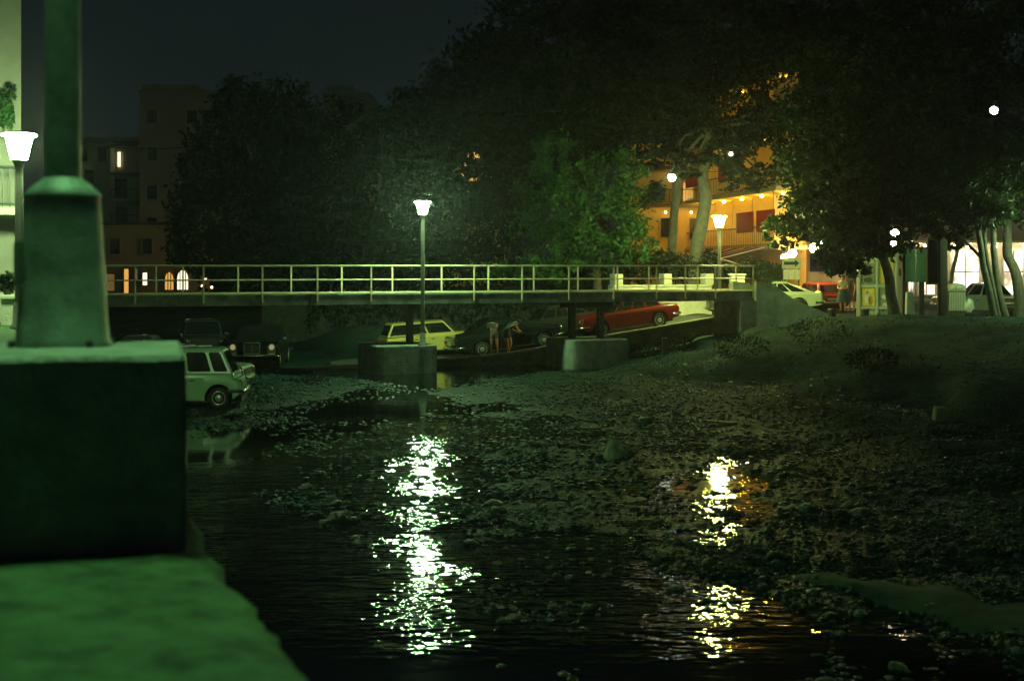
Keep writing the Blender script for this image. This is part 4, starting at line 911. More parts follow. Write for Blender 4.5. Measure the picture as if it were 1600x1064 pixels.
tree('pine_tree', 'tall dark pine crown rising over the hotel roof', at(1200, 420, 66), [tp((1330, 470, 66), (1325, 300, 66), (1290, 60, 66))], [(.4, .25)],
     [lb(1140, 30, 66, 3.4, 2.2, 1.8, 4200), lb(1260, 50, 66, 3.6, 2.2, 1.9, 4600), lb(1380, 40, 66, 3.6, 2.2, 2.2, 4600), lb(1500, 20, 66, 3.6, 2.2, 2.0, 3600), lb(1330, 170, 66, 2.6, 2, 2.4, 3800), lb(1300, 250, 66, 1.8, 1.6, 1.4, 2200), lb(1280, 118, 66, 1.0, 1.2, .8, 700)], MT['leaf_pine'], .17, gaps=((1240, 142, 20), (1210, 150, 9), (1277, 147, 7), (1384, 110, 5), (1195, 240, 12)), seed=27)
# hedges
def hedge(label, px0, px1, py0, py1, Y, dep, n_, mat, seed, size=.10):
    g = np.random.default_rng(seed); x0, x1 = xat(px0, Y), xat(px1, Y); z0, z1 = zat(py1, Y), zat(py0, Y)
    t_ = thing('hedge', label, 'hedge', ((x0 + x1) / 2, Y, z0))
    P = np.stack([x0 + (x1 - x0) * g.random(n_), Y + dep * (g.random(n_) - .5), z0 + (z1 - z0) * g.random(n_) ** .8], 1)
    P[:, 2] += .12 * np.sin(P[:, 0] * 3) + .1 * g.normal(size=n_) * (P[:, 2] > z1 - .3)
    leafcloud(P, size, mat, 'foliage', t_, seed)
    q = MB()
    for i in range(6): x = x0 + (x1 - x0) * (i + .5) / 6; q.tube([(x, Y, z0 - .3), (x + .05, Y, z1 - .3)], .03, 5)
    q.build('stem', MT['bark'], t_)
hedge('dark clipped hedge between the lamp and the arrow sign', 1128, 1222, 413, 440, 64.5, 1.2, 3200, MT['leaf'], 41)
hedge('low dark shrubs along the terrace behind the pillars', 965, 1120, 398, 440, 63.5, 1.0, 3600, MT['leaf_dark'], 42)
hedge('dim hedge beyond the railing left of the lit leafy tree', 820, 950, 404, 462, 63.8, 1.2, 3600, MT['leaf_dark'], 43)

# ================================================================== PLAZA
# kiosk with posters
YK = 61.5
ks = thing('poster_kiosk', 'glazed kiosk covered in posters on the right bank', 'kiosk', (xat(1370, YK), YK, 1.5))
kx0, kx1 = xat(1340, YK), xat(1402, YK); zb_, zt_ = 1.45, zat(398, YK)
q = MB(); q.box(kx0 + .05, kx1 - .05, YK + .06, YK + .42, zb_, zt_ - .05); q.build('cabin', MT['pale_metal'], ks)
q = MB(); q.bbox(kx0 - .12, kx1 + .12, YK - .15, YK + .55, zt_ - .045, zt_ + .1, .02); q.build('roof', MT['pale_metal'], ks)
for px in (1342, 1370, 1400):
    q = MB(); x = xat(px, YK); q.bbox(x - .055, x + .055, YK - .05, YK + .055, zb_, zt_ - .05, .01); q.build('post', MT['pale_metal'], ks)
for py in (447, 481):
    q = MB(); q.bbox(kx0 + .13, kx1 - .1, YK - .03, YK + .05, zat(py, YK) - .07, zat(py, YK) + .07, .01); q.build('rail', MT['pale_metal'], ks)
def poster(px0, px1, py0, py1, base, shapes, lab):
    a, b = at(px0, py1, YK), at(px1, py0, YK)
    q = MB(); q.box(a.x, b.x, YK + .03, YK + .045, a.z, b.z); o = q.build('poster', base, ks); o['label'] = lab
    for (cx, cz, rx, rz, mt) in shapes:
        q = MB(); X = a.x + (b.x - a.x) * cx; Z = a.z + (b.z - a.z) * cz
        q.lathe([(1, 0), (1, .006)], (X, YK + .03, Z), 14, Matrix(((rx, 0, 0), (0, 0, -1), (0, rz, 0)))); q.build('printed_shape', mt, o)
pm1 = M('poster_olive', (.22, .24, .14), .6, var=.3, scale=6); pm2 = M('poster_dark', (.06, .06, .045), .6, var=.4, scale=8); pm3 = M('poster_white', (.6, .6, .5), .6, var=.2, scale=6); pm4 = M('poster_orange', (.45, .2, .05), .6, var=.2)
poster(1346, 1367, 412, 444, pm1, [(.5, .62, .17, .2, pm2), (.5, .2, .2, .12, pm2)], 'grey poster with a dark round portrait')
poster(1346, 1367, 450, 478, MT['yellow_sign'], [(.45, .45, .11, .28, pm3), (.68, .3, .09, .2, pm4), (.45, .78, .07, .07, pm3)], 'yellow poster with small pale figures')
poster(1373, 1397, 404, 444, MT['yellow_sign'], [(.5, .5, .16, .3, pm1)], 'tall yellow poster behind the curved trunk')
poster(1373, 1397, 450, 490, pm1, [(.5, .65, .2, .12, pm3), (.55, .35, .22, .1, pm3), (.3, .2, .1, .12, pm2)], 'dim poster with rows of pale prints')
gw = thing('garden_wall', 'pale wall behind the two people walking', 'wall', (15, 74, 1.5))
q = MB(); q.box(xat(1240, 74), xat(1410, 74), 74, 74.3, 1, zat(428, 74)); q.build('wall', MT['white_wall'], gw)
q = MB(); q.bbox(xat(1238, 74), xat(1412, 74), 73.95, 74.35, zat(428, 74) + .003, zat(428, 74) + .1, .02); q.build('coping', MT['white_wall'], gw)
wc = thing('white_column', 'bright white column right of the poster kiosk', 'column', (xat(1400, 66), 66, 1.5))
q = MB(); q.bbox(xat(1393, 66), xat(1411, 66), 65.8, 66.3, 1.4, zat(390, 66), .02); q.build('shaft', MT['plaster'], wc)
q = MB(); q.box(xat(1402.5, 66), xat(1405.5, 66), 65.77, 65.799, zat(431, 66), zat(420, 66)); q.build('plaque', MT['dark_metal'], wc)
# arrow sign
asn = thing('direction_sign', 'pale road sign with a dark arrow pointing right', 'sign', at(1236, 437, 63))
a, b = at(1222, 420, 63), at(1251, 403, 63)
q = MB(); q.bbox(a.x, b.x, 62.98, 63.05, a.z, b.z, .01); bo = q.build('sign_panel', MT['pale_metal'], asn)
ar = [(1225, 409), (1242, 409), (1242, 405.5), (1249, 411.5), (1242, 417.5), (1242, 414), (1225, 414)]
q = MB(); q.prism([at(x, y, 62.975) for x, y in ar], (0, .004, 0)); q.build('arrow', MT['dark_metal'], bo)
a, b = at(1224, 437, 63), at(1250, 421.5, 63)
for i in range(3):
    q = MB(); x0 = a.x + (b.x - a.x) * i / 3; x1 = a.x + (b.x - a.x) * (i + 1) / 3 - .02; q.bbox(x0, x1, 62.99, 63.04, a.z, b.z, .008); q.build('lower_panel', MT['white_wall'], asn)
for px in (1226, 1248):
    q = MB(); q.tube([(xat(px, 63.1), 63.1, 1.5), (xat(px, 63.1), 63.1, zat(404, 63.1))], .03, 8); q.build('post', MT['dark_metal'], asn)
# squat bollards
for px, lab in ((1300, 'squat dark bollard in front of the maroon estate'), (1352, 'squat dark bollard in front of the poster kiosk')):
    Yb = 57.2; z0 = zat(497, Yb) - .15; t_ = thing('bollard', lab, 'bollard', (xat(px, Yb), Yb, z0), 'squat dark bollards')
    q = MB(); q.lathe([(.15, 0), (.155, .04), (.145, .08), (.165, .44), (.17, .47)], (xat(px, Yb), Yb, z0), 16); q.build('body', MT['dark_metal'], t_)
    q = MB(); q.lathe([(.185, .472), (.185, .51), (.12, .53), (.02, .535)], (xat(px, Yb), Yb, z0), 16); q.build('cap', MT['dark_metal'], t_)
bx = tag(MB().bbox(xat(1034, 51), xat(1044, 51), 50.8, 51.1, on_ground(xat(1040, 51), 51) - .1, zat(528, 51), .02).build('bollard', MT['dark_metal']), 'dark stub post at the foot of the sloping road', 'bollard')
# notice board
YN = 56.8
nb_ = thing('notice_board', 'green two-panel notice board on posts under the trees', 'notice board', (xat(1430, YN), YN, 1.75))
for p0, p1 in ((1415, 1430.5), (1431.5, 1447)):
    a, b = at(p0, 441, YN), at(p1, 390, YN); q = MB(); q.bbox(a.x, b.x, YN - .03, YN + .03, a.z, b.z, .01); q.build('board_panel', MT['green_board'], nb_)
a, b = at(1413, 390, YN), at(1449, 386, YN); q = MB(); q.bbox(a.x, b.x, YN - .08, YN + .08, a.z + .01, b.z + .01, .01); q.build('cap_rail', MT['dark_wood'], nb_)
for px in (1413, 1440):
    x = xat(px, YN + .1); q = MB(); q.bbox(x - .09, x + .09, YN + .035, YN + .2, 1.5, zat(388, YN), .01); q.build('post', MT['dark_wood'], nb_)
sb = thing('stone_block', 'tapering pale stone block under the green notice board', 'stone', (xat(1421, YN), YN - .2, 1.75))
x0, x1 = xat(1415, YN - .2), xat(1429, YN - .2)
q = MB(); q.add([(x0, YN - .35, 1.55), (x1, YN - .35, 1.55), (x1, YN - .05, 1.55), (x0, YN - .05, 1.55), (x0 + .03, YN - .33, 2.7), (x1 - .09, YN - .33, 2.7), (x1 - .09, YN - .07, 2.7), (x0 + .03, YN - .07, 2.7)], [(0, 1, 2, 3), (4, 5, 6, 7), (0, 1, 5, 4), (1, 2, 6, 5), (2, 3, 7, 6), (3, 0, 4, 7)]); q.build('block', M('pale_stone', (.42, .45, .36), .85, var=.2), sb)
db = thing('display_case', 'dark wooden display case beside the green notice board', 'display case', (xat(1458, 57), 57, 1.75))
a, b = at(1449, 445, 57), at(1466, 372, 57); q = MB(); q.bbox(a.x, b.x, 56.9, 57.25, a.z, b.z, .015); q.build('case', MT['dark_wood'], db)
q = MB(); q.bbox(xat(1466.5, 57), xat(1479, 57), 56.85, 57.2, 1.5, zat(368, 57), .02); q.build('post', MT['dark_wood'], db)
q = MB(); q.box(a.x + .05, b.x - .05, 56.88, 56.897, a.z + .1, b.z - .1); q.build('pane', MT['glass'], db)
# bin with refuse
bn_ = thing('waste_bin', 'pale slatted bin overflowing with rubbish by the tree trunks', 'bin', (xat(1493, 58), 58, 1.7))
a, b = at(1480, 495, 58), at(1506, 455, 58)
q = MB(); q.bbox(a.x, b.x, 57.8, 58.4, a.z, b.z, .03); q.build('body', MT['dark_wood'], bn_)
for i in range(7):
    x = a.x + (b.x - a.x) * (i + .5) / 7; q = MB(); q.bbox(x - .04, x + .04, 57.77, 57.798, a.z + .25, b.z - .03, .006); q.build('slat', MT['pale_metal'], bn_)
q = MB(); q.bbox(a.x - .03, b.x + .03, 57.76, 58.44, b.z + .003, b.z + .06, .015); q.build('rim', MT['pale_metal'], bn_)
bgm = M('bag_plastic', (.55, .58, .48), .4, var=.25, scale=8, bump=.8, bscale=12)
def bag(label, c, r_, sc, seed):
    q = MB(); q.ball(c, r_, 14, sc); o = q.build('rubbish_bag', bgm); rs = random.Random(seed)
    for v in o.data.vertices: v.co += Vector((mnoise.noise(v.co * 6), mnoise.noise(v.co * 6 + Vector((3, 0, 0))), mnoise.noise(v.co * 6 + Vector((0, 7, 0))))) * r_ * .35
    tag(o, label, 'bag')
bag('pale rubbish bag heaped on top of the slatted bin', at(1494, 449, 58.1), .27, (1.2, .9, .6), 1)
bag('pale rubbish bag slumped against the right side of the bin', at(1513, 478, 57.9), .26, (.8, .9, 1.3), 2)
# right-hand shops
YS = 88.
sh = thing('shop_building', 'brightly lit shop front seen behind the slanting trunks', 'shop', (xat(1540, YS), YS, 1.6))
q = MB(); q.box(xat(1412, YS), xat(1680, YS), YS, YS + 10, .8, zat(300, YS)); q.build('wall', MT['plaster'], sh)
for p0, p1 in ((1418, 1428), (1432, 1462), (1484, 1532), (1566, 1600), (1606, 1660)):
    pn = 'win_shop'; window(sh, p0, p1, 388, 462, YS - .001, pn, 'pale_metal', bars=1)
q = MB(); q.box(xat(1414, YS), xat(1680, YS), YS - 1.8, YS - .004, zat(381, YS), zat(377, YS)); q.build('canopy', MT['white_cloth'], sh)
for px in range(1424, 1680, 22):
    q = MB(); q.ball(at(px, 385, YS - 1.6), .10, 8); q.build('canopy_light', EM('canopy_bulb', L_SHOP, 220), sh)
bulb('upper white globe of the pair behind the curved trunk', 1398, 365, 66.8, .19, MT['shop_bulb'], grp='pair of white globes')
bulb('lower white globe of the pair behind the curved trunk', 1396, 380, 66.8, .13, MT['shop_bulb'], grp='pair of white globes')
bulb('small white globe lamp beside the left pine trunk', 1050, 278, 62.5, .17, MT['globe'])
bulb('tiny white lamp high among the pine branches', 1142, 241, 62.5, .08, MT['globe'])
bulb('bright round lamp hanging from the cable at the upper right', 1553, 173, 72, .2, EM('hanging_globe', L_COOL, 60))
street_lamp('lamp post under the crowns just beyond the right edge', xat(1660, 53.5), 53.5, 1.75, zat(352, 53.5), MT['lamp_glass_left'])
# facade glimpsed through the leaves behind the bridge lamp
yb_ = thing('villa', 'ochre lit villa glimpsed through leaves right of the bridge lamp', 'house', (xat(735, 95), 95, 2.4))
q = MB(); q.box(xat(690, 95), xat(790, 95), 95, 101, 2, zat(215, 95)); q.build('wall', MT['hotel'], yb_)
q = MB(); q.box(xat(686, 95), xat(794, 95), 94.6, 101.3, zat(215, 95) + .003, zat(210, 95)); q.build('roof', MT['dark_wood'], yb_)
window(yb_, 718, 752, 236, 288, 94.999, 'win_orange', 'slab', bars=2)
# cables
def cable(label, pts, r_=.012):
    q = MB(); P = [Vector(p_) for p_ in pts]; out = []
    for i in range(25):
        t = i / 24; p_ = P[0].lerp(P[-1], t); p_.z -= (P[1].x if len(P) == 3 else .4) * 4 * t * (1 - t); out.append(p_)
    q.tube(out, r_, 5); return tag(q.build('overhead_cable', MT['dark_metal']), label, 'cable')
cable('overhead cable stretched in front of the pines and the hotel', [at(560, 243, 58), at(1300, 262, 60)], .014)
cable('slack black cable falling past the hanging lamp', [at(1500, 40, 71.5), at(1640, 330, 71.5)], .03)
cable('thin cable across the tall brown block', [at(110, 222, 100), at(330, 226, 100)], .03)

# ================================================================== PEOPLE
def skinned(name, verts, edges, radii, mat, parent, root=0, sub=1, loc=(0, 0, 0)):
    me = bpy.data.meshes.new(name); me.from_pydata([tuple(v) for v in verts], edges, [])
    o = bpy.data.objects.new(name, me); COL.objects.link(o); o.parent = parent; o.location = loc
    sk = o.modifiers.new('skin', 'SKIN'); sk.use_smooth_shade = True
    for i, r_ in enumerate(radii):
        d = me.skin_vertices[0].data[i]; rr = r_ if isinstance(r_, tuple) else (r_, r_); d.radius = rr; d.use_root = (i == root)
    ss_ = o.modifiers.new('sub', 'SUBSURF'); ss_.levels = sub; ss_.render_levels = sub
    me.materials.append(mat); OFF[o.name] = Vector()
    return o
def person(label, loc, yaw, J, skin, top, bottom, skirt=None, hair=(.03, .02, .015)):
    """J: joint dict in local metres, x right, y forward"""
    root = thing('person', label, 'person', loc, rot=(0, 0, R(yaw)))
    names = ['pelvis', 'waist', 'chest', 'neck', 'chin', 'crown', 'lsh', 'lel', 'lwr', 'rsh', 'rel', 'rwr', 'lhip', 'lkn', 'lan', 'lto', 'rhip', 'rkn', 'ran', 'rto']
    rad = dict(pelvis=.13, waist=.115, chest=.135, neck=.05, chin=(.075, .085), crown=(.07, .085), lsh=.058, lel=.042, lwr=.026, rsh=.058, rel=.042, rwr=.026, lhip=.088, lkn=.058, lan=.036, lto=.032, rhip=.088, rkn=.058, ran=.036, rto=.032)
    E = [('pelvis', 'waist'), ('waist', 'chest'), ('chest', 'neck'), ('neck', 'chin'), ('chin', 'crown'), ('chest', 'lsh'), ('lsh', 'lel'), ('lel', 'lwr'), ('chest', 'rsh'), ('rsh', 'rel'), ('rel', 'rwr'), ('pelvis', 'lhip'), ('lhip', 'lkn'), ('lkn', 'lan'), ('lan', 'lto'), ('pelvis', 'rhip'), ('rhip', 'rkn'), ('rkn', 'ran'), ('ran', 'rto')]
    V = [Vector(J[k_]) for k_ in names]; Rr = [rad[k_] for k_ in names]; ix = {k_: i for i, k_ in enumerate(names)}
    EE = [(ix[a_], ix[b_]) for a_, b_ in E]
    # hands: palm and five fingers each
    for sd in ('l', 'r'):
        wv = Vector(J[sd + 'wr']); dv = (wv - Vector(J[sd + 'el'])).normalized(); sv = dv.cross(Vector((0, 1, .2))).normalized(); pv = dv.cross(sv)
        pi = len(V); V.append(wv + dv * .07); Rr.append((.036, .016)); EE.append((ix[sd + 'wr'], pi))
        for fi, (o_, ln) in enumerate(((-.03, .065), (-.01, .08), (.01, .075), (.03, .06), (-.05, .035))):
            b_ = len(V); V.append(wv + dv * (.11 if fi < 4 else .05) + sv * o_); V.append(wv + dv * ((.11 if fi < 4 else .05) + ln) + sv * o_ * 1.15 + pv * .025); Rr += [.010, .008]; EE += [(pi, b_), (b_, b_ + 1)]
    # nose
    c_ = Vector(J['chin']).lerp(Vector(J['crown']), .35); fwd = Vector(J.get('look', (0, 1, 0))).normalized()
    b_ = len(V); V.append(c_ + fwd * .105); Rr.append(.013); EE.append((ix['chin'], b_))
    skinned('body', V, EE, Rr, skin, root)
    hd_ = Vector(J['crown'])
    q = MB(); q.ball(hd_ - fwd * .03 + Vector((0, 0, .0)), .1, 12, (1, 1.05, 1.0)); q.build('hair', M('hair', hair, .6, var=.2), root, world=False)
    # shirt (with short sleeves)
    k2 = ['pelvis', 'waist', 'chest', 'lsh', 'rsh']; v2 = [Vector(J[k_]) for k_ in k2]; v2 += [Vector(J['lsh']).lerp(Vector(J['lel']), .5), Vector(J['rsh']).lerp(Vector(J['rel']), .5), Vector(J['chest']).lerp(Vector(J['neck']), .5)]
    skinned('shirt', v2, [(0, 1), (1, 2), (2, 3), (2, 4), (3, 5), (4, 6), (2, 7)], [.14, .128, .148, .07, .07, .062, .062, .075], top, root)
    if skirt:
        pz = Vector(J['pelvis']); kn = (Vector(J['lkn']) + Vector(J['rkn'])) / 2
        q = MB(); N = 24; vs = []
        for t_, rx, ry in ((0, .15, .13), (.25, .20, .17), (.6, .24, .20), (1.08, .29, .24)):
            c2 = (pz + Vector((0, 0, .12))).lerp(kn, t_)
            for i in range(N):
                a_ = 2 * math.pi * i / N; wv_ = 1 + .06 * t_ * math.cos(a_ * 6)
                vs.append(c2 + Vector((rx * wv_ * math.cos(a_), ry * wv_ * math.sin(a_), 0)))
        q.add(vs, [(j * N + i, j * N + (i + 1) % N, (j + 1) * N + (i + 1) % N, (j + 1) * N + i) for j in range(3) for i in range(N)], True); q.build('skirt', bottom, root, world=False)
    else:
        k2 = ['pelvis', 'lhip', 'rhip']; v2 = [Vector(J[k_]) for k_ in k2] + [Vector(J['lhip']).lerp(Vector(J['lkn']), .62), Vector(J['rhip']).lerp(Vector(J['rkn']), .62), Vector(J['pelvis']).lerp(Vector(J['waist']), .7)]
        skinned('shorts', v2, [(0, 1), (0, 2), (1, 3), (2, 4), (0, 5)], [.145, .105, .105, .09, .09, .135], bottom, root)
    for sd in ('l', 'r'):
        a_ = Vector(J[sd + 'an']); t_ = Vector(J[sd + 'to']); d_ = (t_ - a_); d_.z = 0; d_.normalize()
        q = MB(); q.tube([Vector((a_.x, a_.y, .035)) - d_ * .05, Vector((a_.x, a_.y, .035)) + d_ * .07, Vector((t_.x, t_.y, .03)) + d_ * .03], [.036, .043, .032], 8); q.build('shoe', MT['dark_wood'], root, world=False)
    return root
JS = dict(pelvis=(0, 0, .93), waist=(0, 0, 1.08), chest=(0, .01, 1.27), neck=(0, .01, 1.44), chin=(0, .03, 1.50), crown=(0, .02, 1.60), lsh=(-.17, 0, 1.36), lel=(-.24, .02, 1.08), lwr=(-.05, .2, 1.05), rsh=(.17, 0, 1.36), rel=(.24, .02, 1.08), rwr=(.06, .21, 1.07),
          lhip=(-.09, 0, .88), lkn=(-.10, .02, .48), lan=(-.10, 0, .09), lto=(-.11, .15, .04), rhip=(.09, 0, .88), rkn=(.11, .04, .48), ran=(.12, -.06, .09), rto=(.13, .09, .04))
top_pale = M('top_pale', (.32, .40, .28), .8, var=.15); skirt_teal = M('skirt_teal', (.02, .06, .07), .8, var=.2); dress_brown = M('dress_brown', (.22, .17, .11), .8, var=.2)
YP = 65.5
person('person in a pale top and dark teal skirt with folded hands', (xat(1317, YP), YP, zat(487, YP)), 150, JS, MT['skin'], top_pale, skirt_teal, skirt=True)
J2 = dict(JS); J2.update(lel=(-.25, -.02, 1.1), lwr=(-.24, .05, .84), rel=(.25, 0, 1.1), rwr=(.26, .1, .86), rkn=(.10, .14, .50), ran=(.10, .12, .1), rto=(.10, .27, .05))
person('person in a brownish dress walking between the teal skirt and the kiosk', (xat(1333, YP + .3), YP + .3, zat(487, YP + .3)), 95, J2, MT['skin'], dress_brown, dress_brown, skirt=True)
shirt_dk = M('shirt_dark', (.03, .04, .03), .8, var=.2); shorts_m = M('shorts_rust', (.10, .05, .03), .8, var=.2)
J3 = dict(JS); J3.update(waist=(0, .12, 1.03), chest=(0, .27, 1.14), neck=(0, .42, 1.22), chin=(0, .49, 1.23), crown=(0, .58, 1.27), lsh=(-.17, .32, 1.18), lel=(-.2, .42, .95), lwr=(-.14, .55, .90), rsh=(.17, .32, 1.18), rel=(.2, .42, .95), rwr=(.14, .55, .92), look=(0, .8, -.5), lhip=(-.09, 0, .88), lkn=(-.11, -.03, .48), lan=(-.12, -.05, .09), lto=(-.13, .1, .04), rkn=(.10, -.02, .48), ran=(.12, -.06, .09), rto=(.13, .09, .04))
s3 = (Vector((-.75, 54.15, 0)) - RA).dot(rd)
a3 = ramp_pt(s3, .62); person('person in shorts leaning over towards the black saloon, left of the pair', (xat(772, a3.y), a3.y, ramp_z((Vector((xat(772, a3.y), a3.y, 0)) - RA).dot(rd)) + .01), 12, J3, MT['skin'], shirt_dk, shorts_m)
J4 = dict(J3); J4.update(rkn=(.18, .10, .49), ran=(.06, .02, .10), rto=(.03, .16, .05), lkn=(-.05, .1, .48), lan=(-.04, .1, .09), lto=(-.04, .24, .04))
xx = xat(791, 54.1); person('person in shorts stepping beside the black saloon, right of the pair', (xx, 54.1, ramp_z((Vector((xx, 54.1, 0)) - RA).dot(rd)) + .01), -55, J4, MT['skin'], M('shirt_teal', (.02, .06, .06), .8, var=.2), M('shorts_dark', (.03, .025, .03), .8, var=.2))

# ================================================================== STONES AND LITTER
def stone_mesh(seed, sub=3):
    bm = bmesh.new(); bmesh.ops.create_icosphere(bm, subdivisions=sub, radius=1)
    for v in bm.verts:
        v.co *= 1 + .35 * mnoise.noise(v.co * 1.1 + Vector((seed * 7.1, seed, 0))) + .22 * mnoise.noise(v.co * 2.3 + Vector((seed, 3, 0))) + .07 * mnoise.noise(v.co * 6 + Vector((seed, 9, 4))); v.co.z *= .62
    me = bpy.data.meshes.new('river_stone'); bm.to_mesh(me); bm.free(); me.materials.append(MT['stone'])
    for p_ in me.polygons: p_.use_smooth = False
    return me
SM = [stone_mesh(i) for i in range(6)]
def stone(px, py, size, label=None, k=0, z=0., group=None, sc=(1, 1, 1)):
    Y = (EYE - z) * F / (py - HZ); x = xat(px, Y); zz = max(on_ground(x, Y), -.03)
    o = bpy.data.objects.new('river_stone', SM[k % 6]); COL.objects.link(o); o.location = (x, Y, zz + size * .12)
    o.scale = (size * sc[0], size * sc[1], size * sc[2]); o.rotation_euler = (random.uniform(-.2, .2), random.uniform(-.2, .2), random.uniform(0, 6.28))
    tag(o, label or 'wet stone lying in the shallow river among many alike', 'stone', group)
    return o
bo_ = stone(970, 716, .42, 'large pale pointed boulder standing in the shallows', 1, sc=(1, .8, 1.15))
bo_.data = SM[1].copy(); bo_.data.materials.clear(); bo_.data.materials.append(M('pale_boulder', (.20, .27, .17), .7, var=.4, scale=2.5, bump=.5)); bo_.rotation_euler = (0, 0, .6)
for v in bo_.data.vertices:
    q_ = max(0, v.co.z + .3); v.co.x = v.co.x * (1 - .75 * q_) - .35 * q_; v.co.y *= (1 - .6 * q_)
for px, py, s_, lab in ((478, 762, .14, 'flat pale stone in the left shallows above the long one'), (530, 812, .2, 'long pale stone at the left water edge'), (770, 792, .13, 'rounded green stone right of the bright lamp reflection'), (878, 1052, .07, 'pale stone near the bottom edge right of the reflection'), (788, 970, .09, 'flat pale stone beside the lower end of the lamp reflection'), (863, 886, .08, 'dull stone in the dark water between the two reflections'), (785, 1040, .07, 'small pale stone close to the bottom edge'), (655, 757, .11, 'dark stone breaking the top of the lamp reflection'), (664, 779, .12, 'dark round stone in the middle of the lamp reflection'), (646, 778, .11, 'dark stone left of the round one in the lamp reflection'), (660, 845, .07, 'left of two dark stones at the narrow part of the reflection'), (680, 846, .07, 'right of two dark stones at the narrow part of the reflection'), (635, 930, .08, 'dark stone in the lower part of the lamp reflection'), (652, 968, .07, 'dark stone near the bottom of the lamp reflection'), (1118, 770, .1, 'stone at the left of the yellow reflection'), (1405, 1042, .1, 'lone pale stone in the dark pool at the lower right'), (1010, 668, .16, 'pale stone on the gravel above the boulder'), (1200, 836, .1, 'pale round stone right of the yellow reflection'), (1262, 805, .14, 'flat pale stone on the right gravel edge'), (1345, 812, .16, 'largest pale stone on the right gravel slope')):
    stone(px, py, s_, lab, random.randrange(6))
g_ = random.Random(5); cnt = 0
while cnt < 170:
    py = 640 + 424 * g_.random() ** .8; px = g_.uniform(330, 1600); Y = EYE * F / (py - HZ); x = xat(px, Y)
    if x < quay_x(Y) + .5: continue
    zz = on_ground(x, Y)
    if zz < -.06 or zz > .3: continue
    if abs(px - 660) < 50 and g_.random() < .7: continue
    stone(px, py, g_.uniform(.035, .095) * (1.15 - .25 * (Y / 40)), None, g_.randrange(6), 0, 'wet stones in the shallows'); cnt += 1
# pebbles: uncountable, one mesh
g = np.random.default_rng(77); NP = 150000
Yp = 11.5 * (50 / 11.5) ** g.random(NP); Xp = (g.uniform(-.23, .38, NP)) * Yp
zp = ground(Xp, Yp); ok = (zp > -.075) & ((zp < .42) | ((zp < 1.5) & (g.random(NP) < .35))) & (Xp > -1.0 - .36 * (Yp - 5.3)); ok &= g.random(NP) < np.clip(.45 + 1.6 * fnoise(Xp, Yp, .7, 41),   .30, 1)
Xp, Yp, zp = Xp[ok][:52000], Yp[ok][:52000], zp[ok][:52000]
ico = bmesh.new(); bmesh.ops.create_icosphere(ico, subdivisions=1, radius=1); iv = np.array([v.co[:] for v in ico.verts]); fi = np.array([[v.index for v in f.verts] for f in ico.faces]); ico.free()
n = len(Xp); sz = (.010 + .050 * g.random(n) ** 4) * np.clip(Yp / 24, .8, 1.05)
th = g.random(n) * 6.28; ax = g.uniform(.7, 1.4, n); jit = 1 + .13 * g.normal(size=(n, 12, 1))
v = iv[None] * jit; v[:, :, 0] *= ax[:, None]; v[:, :, 2] *= .5
ct, st = np.cos(th)[:, None], np.sin(th)[:, None]
vx = v[:, :, 0] * ct - v[:, :, 1] * st; vy = v[:, :, 0] * st + v[:, :, 1] * ct
VV = np.stack([vx * sz[:, None] + Xp[:, None], vy * sz[:, None] + Yp[:, None], v[:, :, 2] * sz[:, None] + np.maximum(zp, -.02)[:, None] + .3 * sz[:, None]], -1).reshape(-1, 3)
FF = (fi[None] + (np.arange(n) * 12)[:, None, None]).reshape(-1, 3)
pb = rawmesh('gravel', VV, FF, MT['gravel']); tag(pb, 'wet pebbles covering the gravel bars', kind='stuff')
# smooth sand spit at the lower right
V = []; Fq = []; nu, nv = 60, 18
for i in range(nu):
    u = i / (nu - 1); px, py = 1190 + 520 * u, 898 + 118 * u ** 1.15; Yc = EYE * F / (py - HZ); hw = (.3 + 2.0 * u) * (1 + .3 * mnoise.noise((u * 5, 0, 0)))
    for j in range(nv):
        v = 2 * j / (nv - 1) - 1; Y = Yc + .5 * u + hw * v + .25 * mnoise.noise((u * 7, v * .7, 4)); x = xat(px, Yc) + .12 * mnoise.noise((u * 9, v, 2))
        V.append((x, Y, .17 * (1 - v * v) * min(1, u * 4 + .1) - .07 + .03 * mnoise.noise((x * 1.3, Y * 1.3, 7)) + .012 * mnoise.noise((x * 4, Y * 4, 3))))
for i in range(nu - 1):
    for j in range(nv - 1): Fq.append((i * nv + j, (i + 1) * nv + j, (i + 1) * nv + j + 1, i * nv + j + 1))
spit = rawmesh('sand_bar', V, Fq, M('damp_sand', (.05, .098, .062), .85, var=.45, scale=2.5, bump=.5, bscale=45, spec=.15), smooth=True); tag(spit, 'smooth spit of damp sand running into the dark pool', kind='structure')
# dry grass and weeds on the right bank
n = 6500; Yw = g.uniform(38, 58, n); Xw = g.uniform(4, 24, n); zw = ground(Xw, Yw); ok = (zw > .45); Xw, Yw, zw = Xw[ok], Yw[ok], zw[ok]
cl = fnoise(Xw, Yw, .5, 21) > -.05; Xw, Yw, zw = Xw[cl], Yw[cl], zw[cl]; n = len(Xw)
hh = g.uniform(.03, .13, n); a_ = g.random(n) * 6.28
dx, dy = np.cos(a_) * .02, np.sin(a_) * .02
lean = g.normal(size=(n, 2)) * .06
VV = np.stack([np.stack([Xw - dx, Yw - dy, zw - .02], 1), np.stack([Xw + dx, Yw + dy, zw - .02], 1), np.stack([Xw + lean[:, 0], Yw + lean[:, 1], zw + hh], 1)], 1).reshape(-1, 3)
gr = rawmesh('bank_grass', VV, np.arange(n * 3).reshape(-1, 3), leaf_mat('dry_grass', (.024, .046, .030))); tag(gr, 'rough dry grass on the right bank slope', kind='stuff')
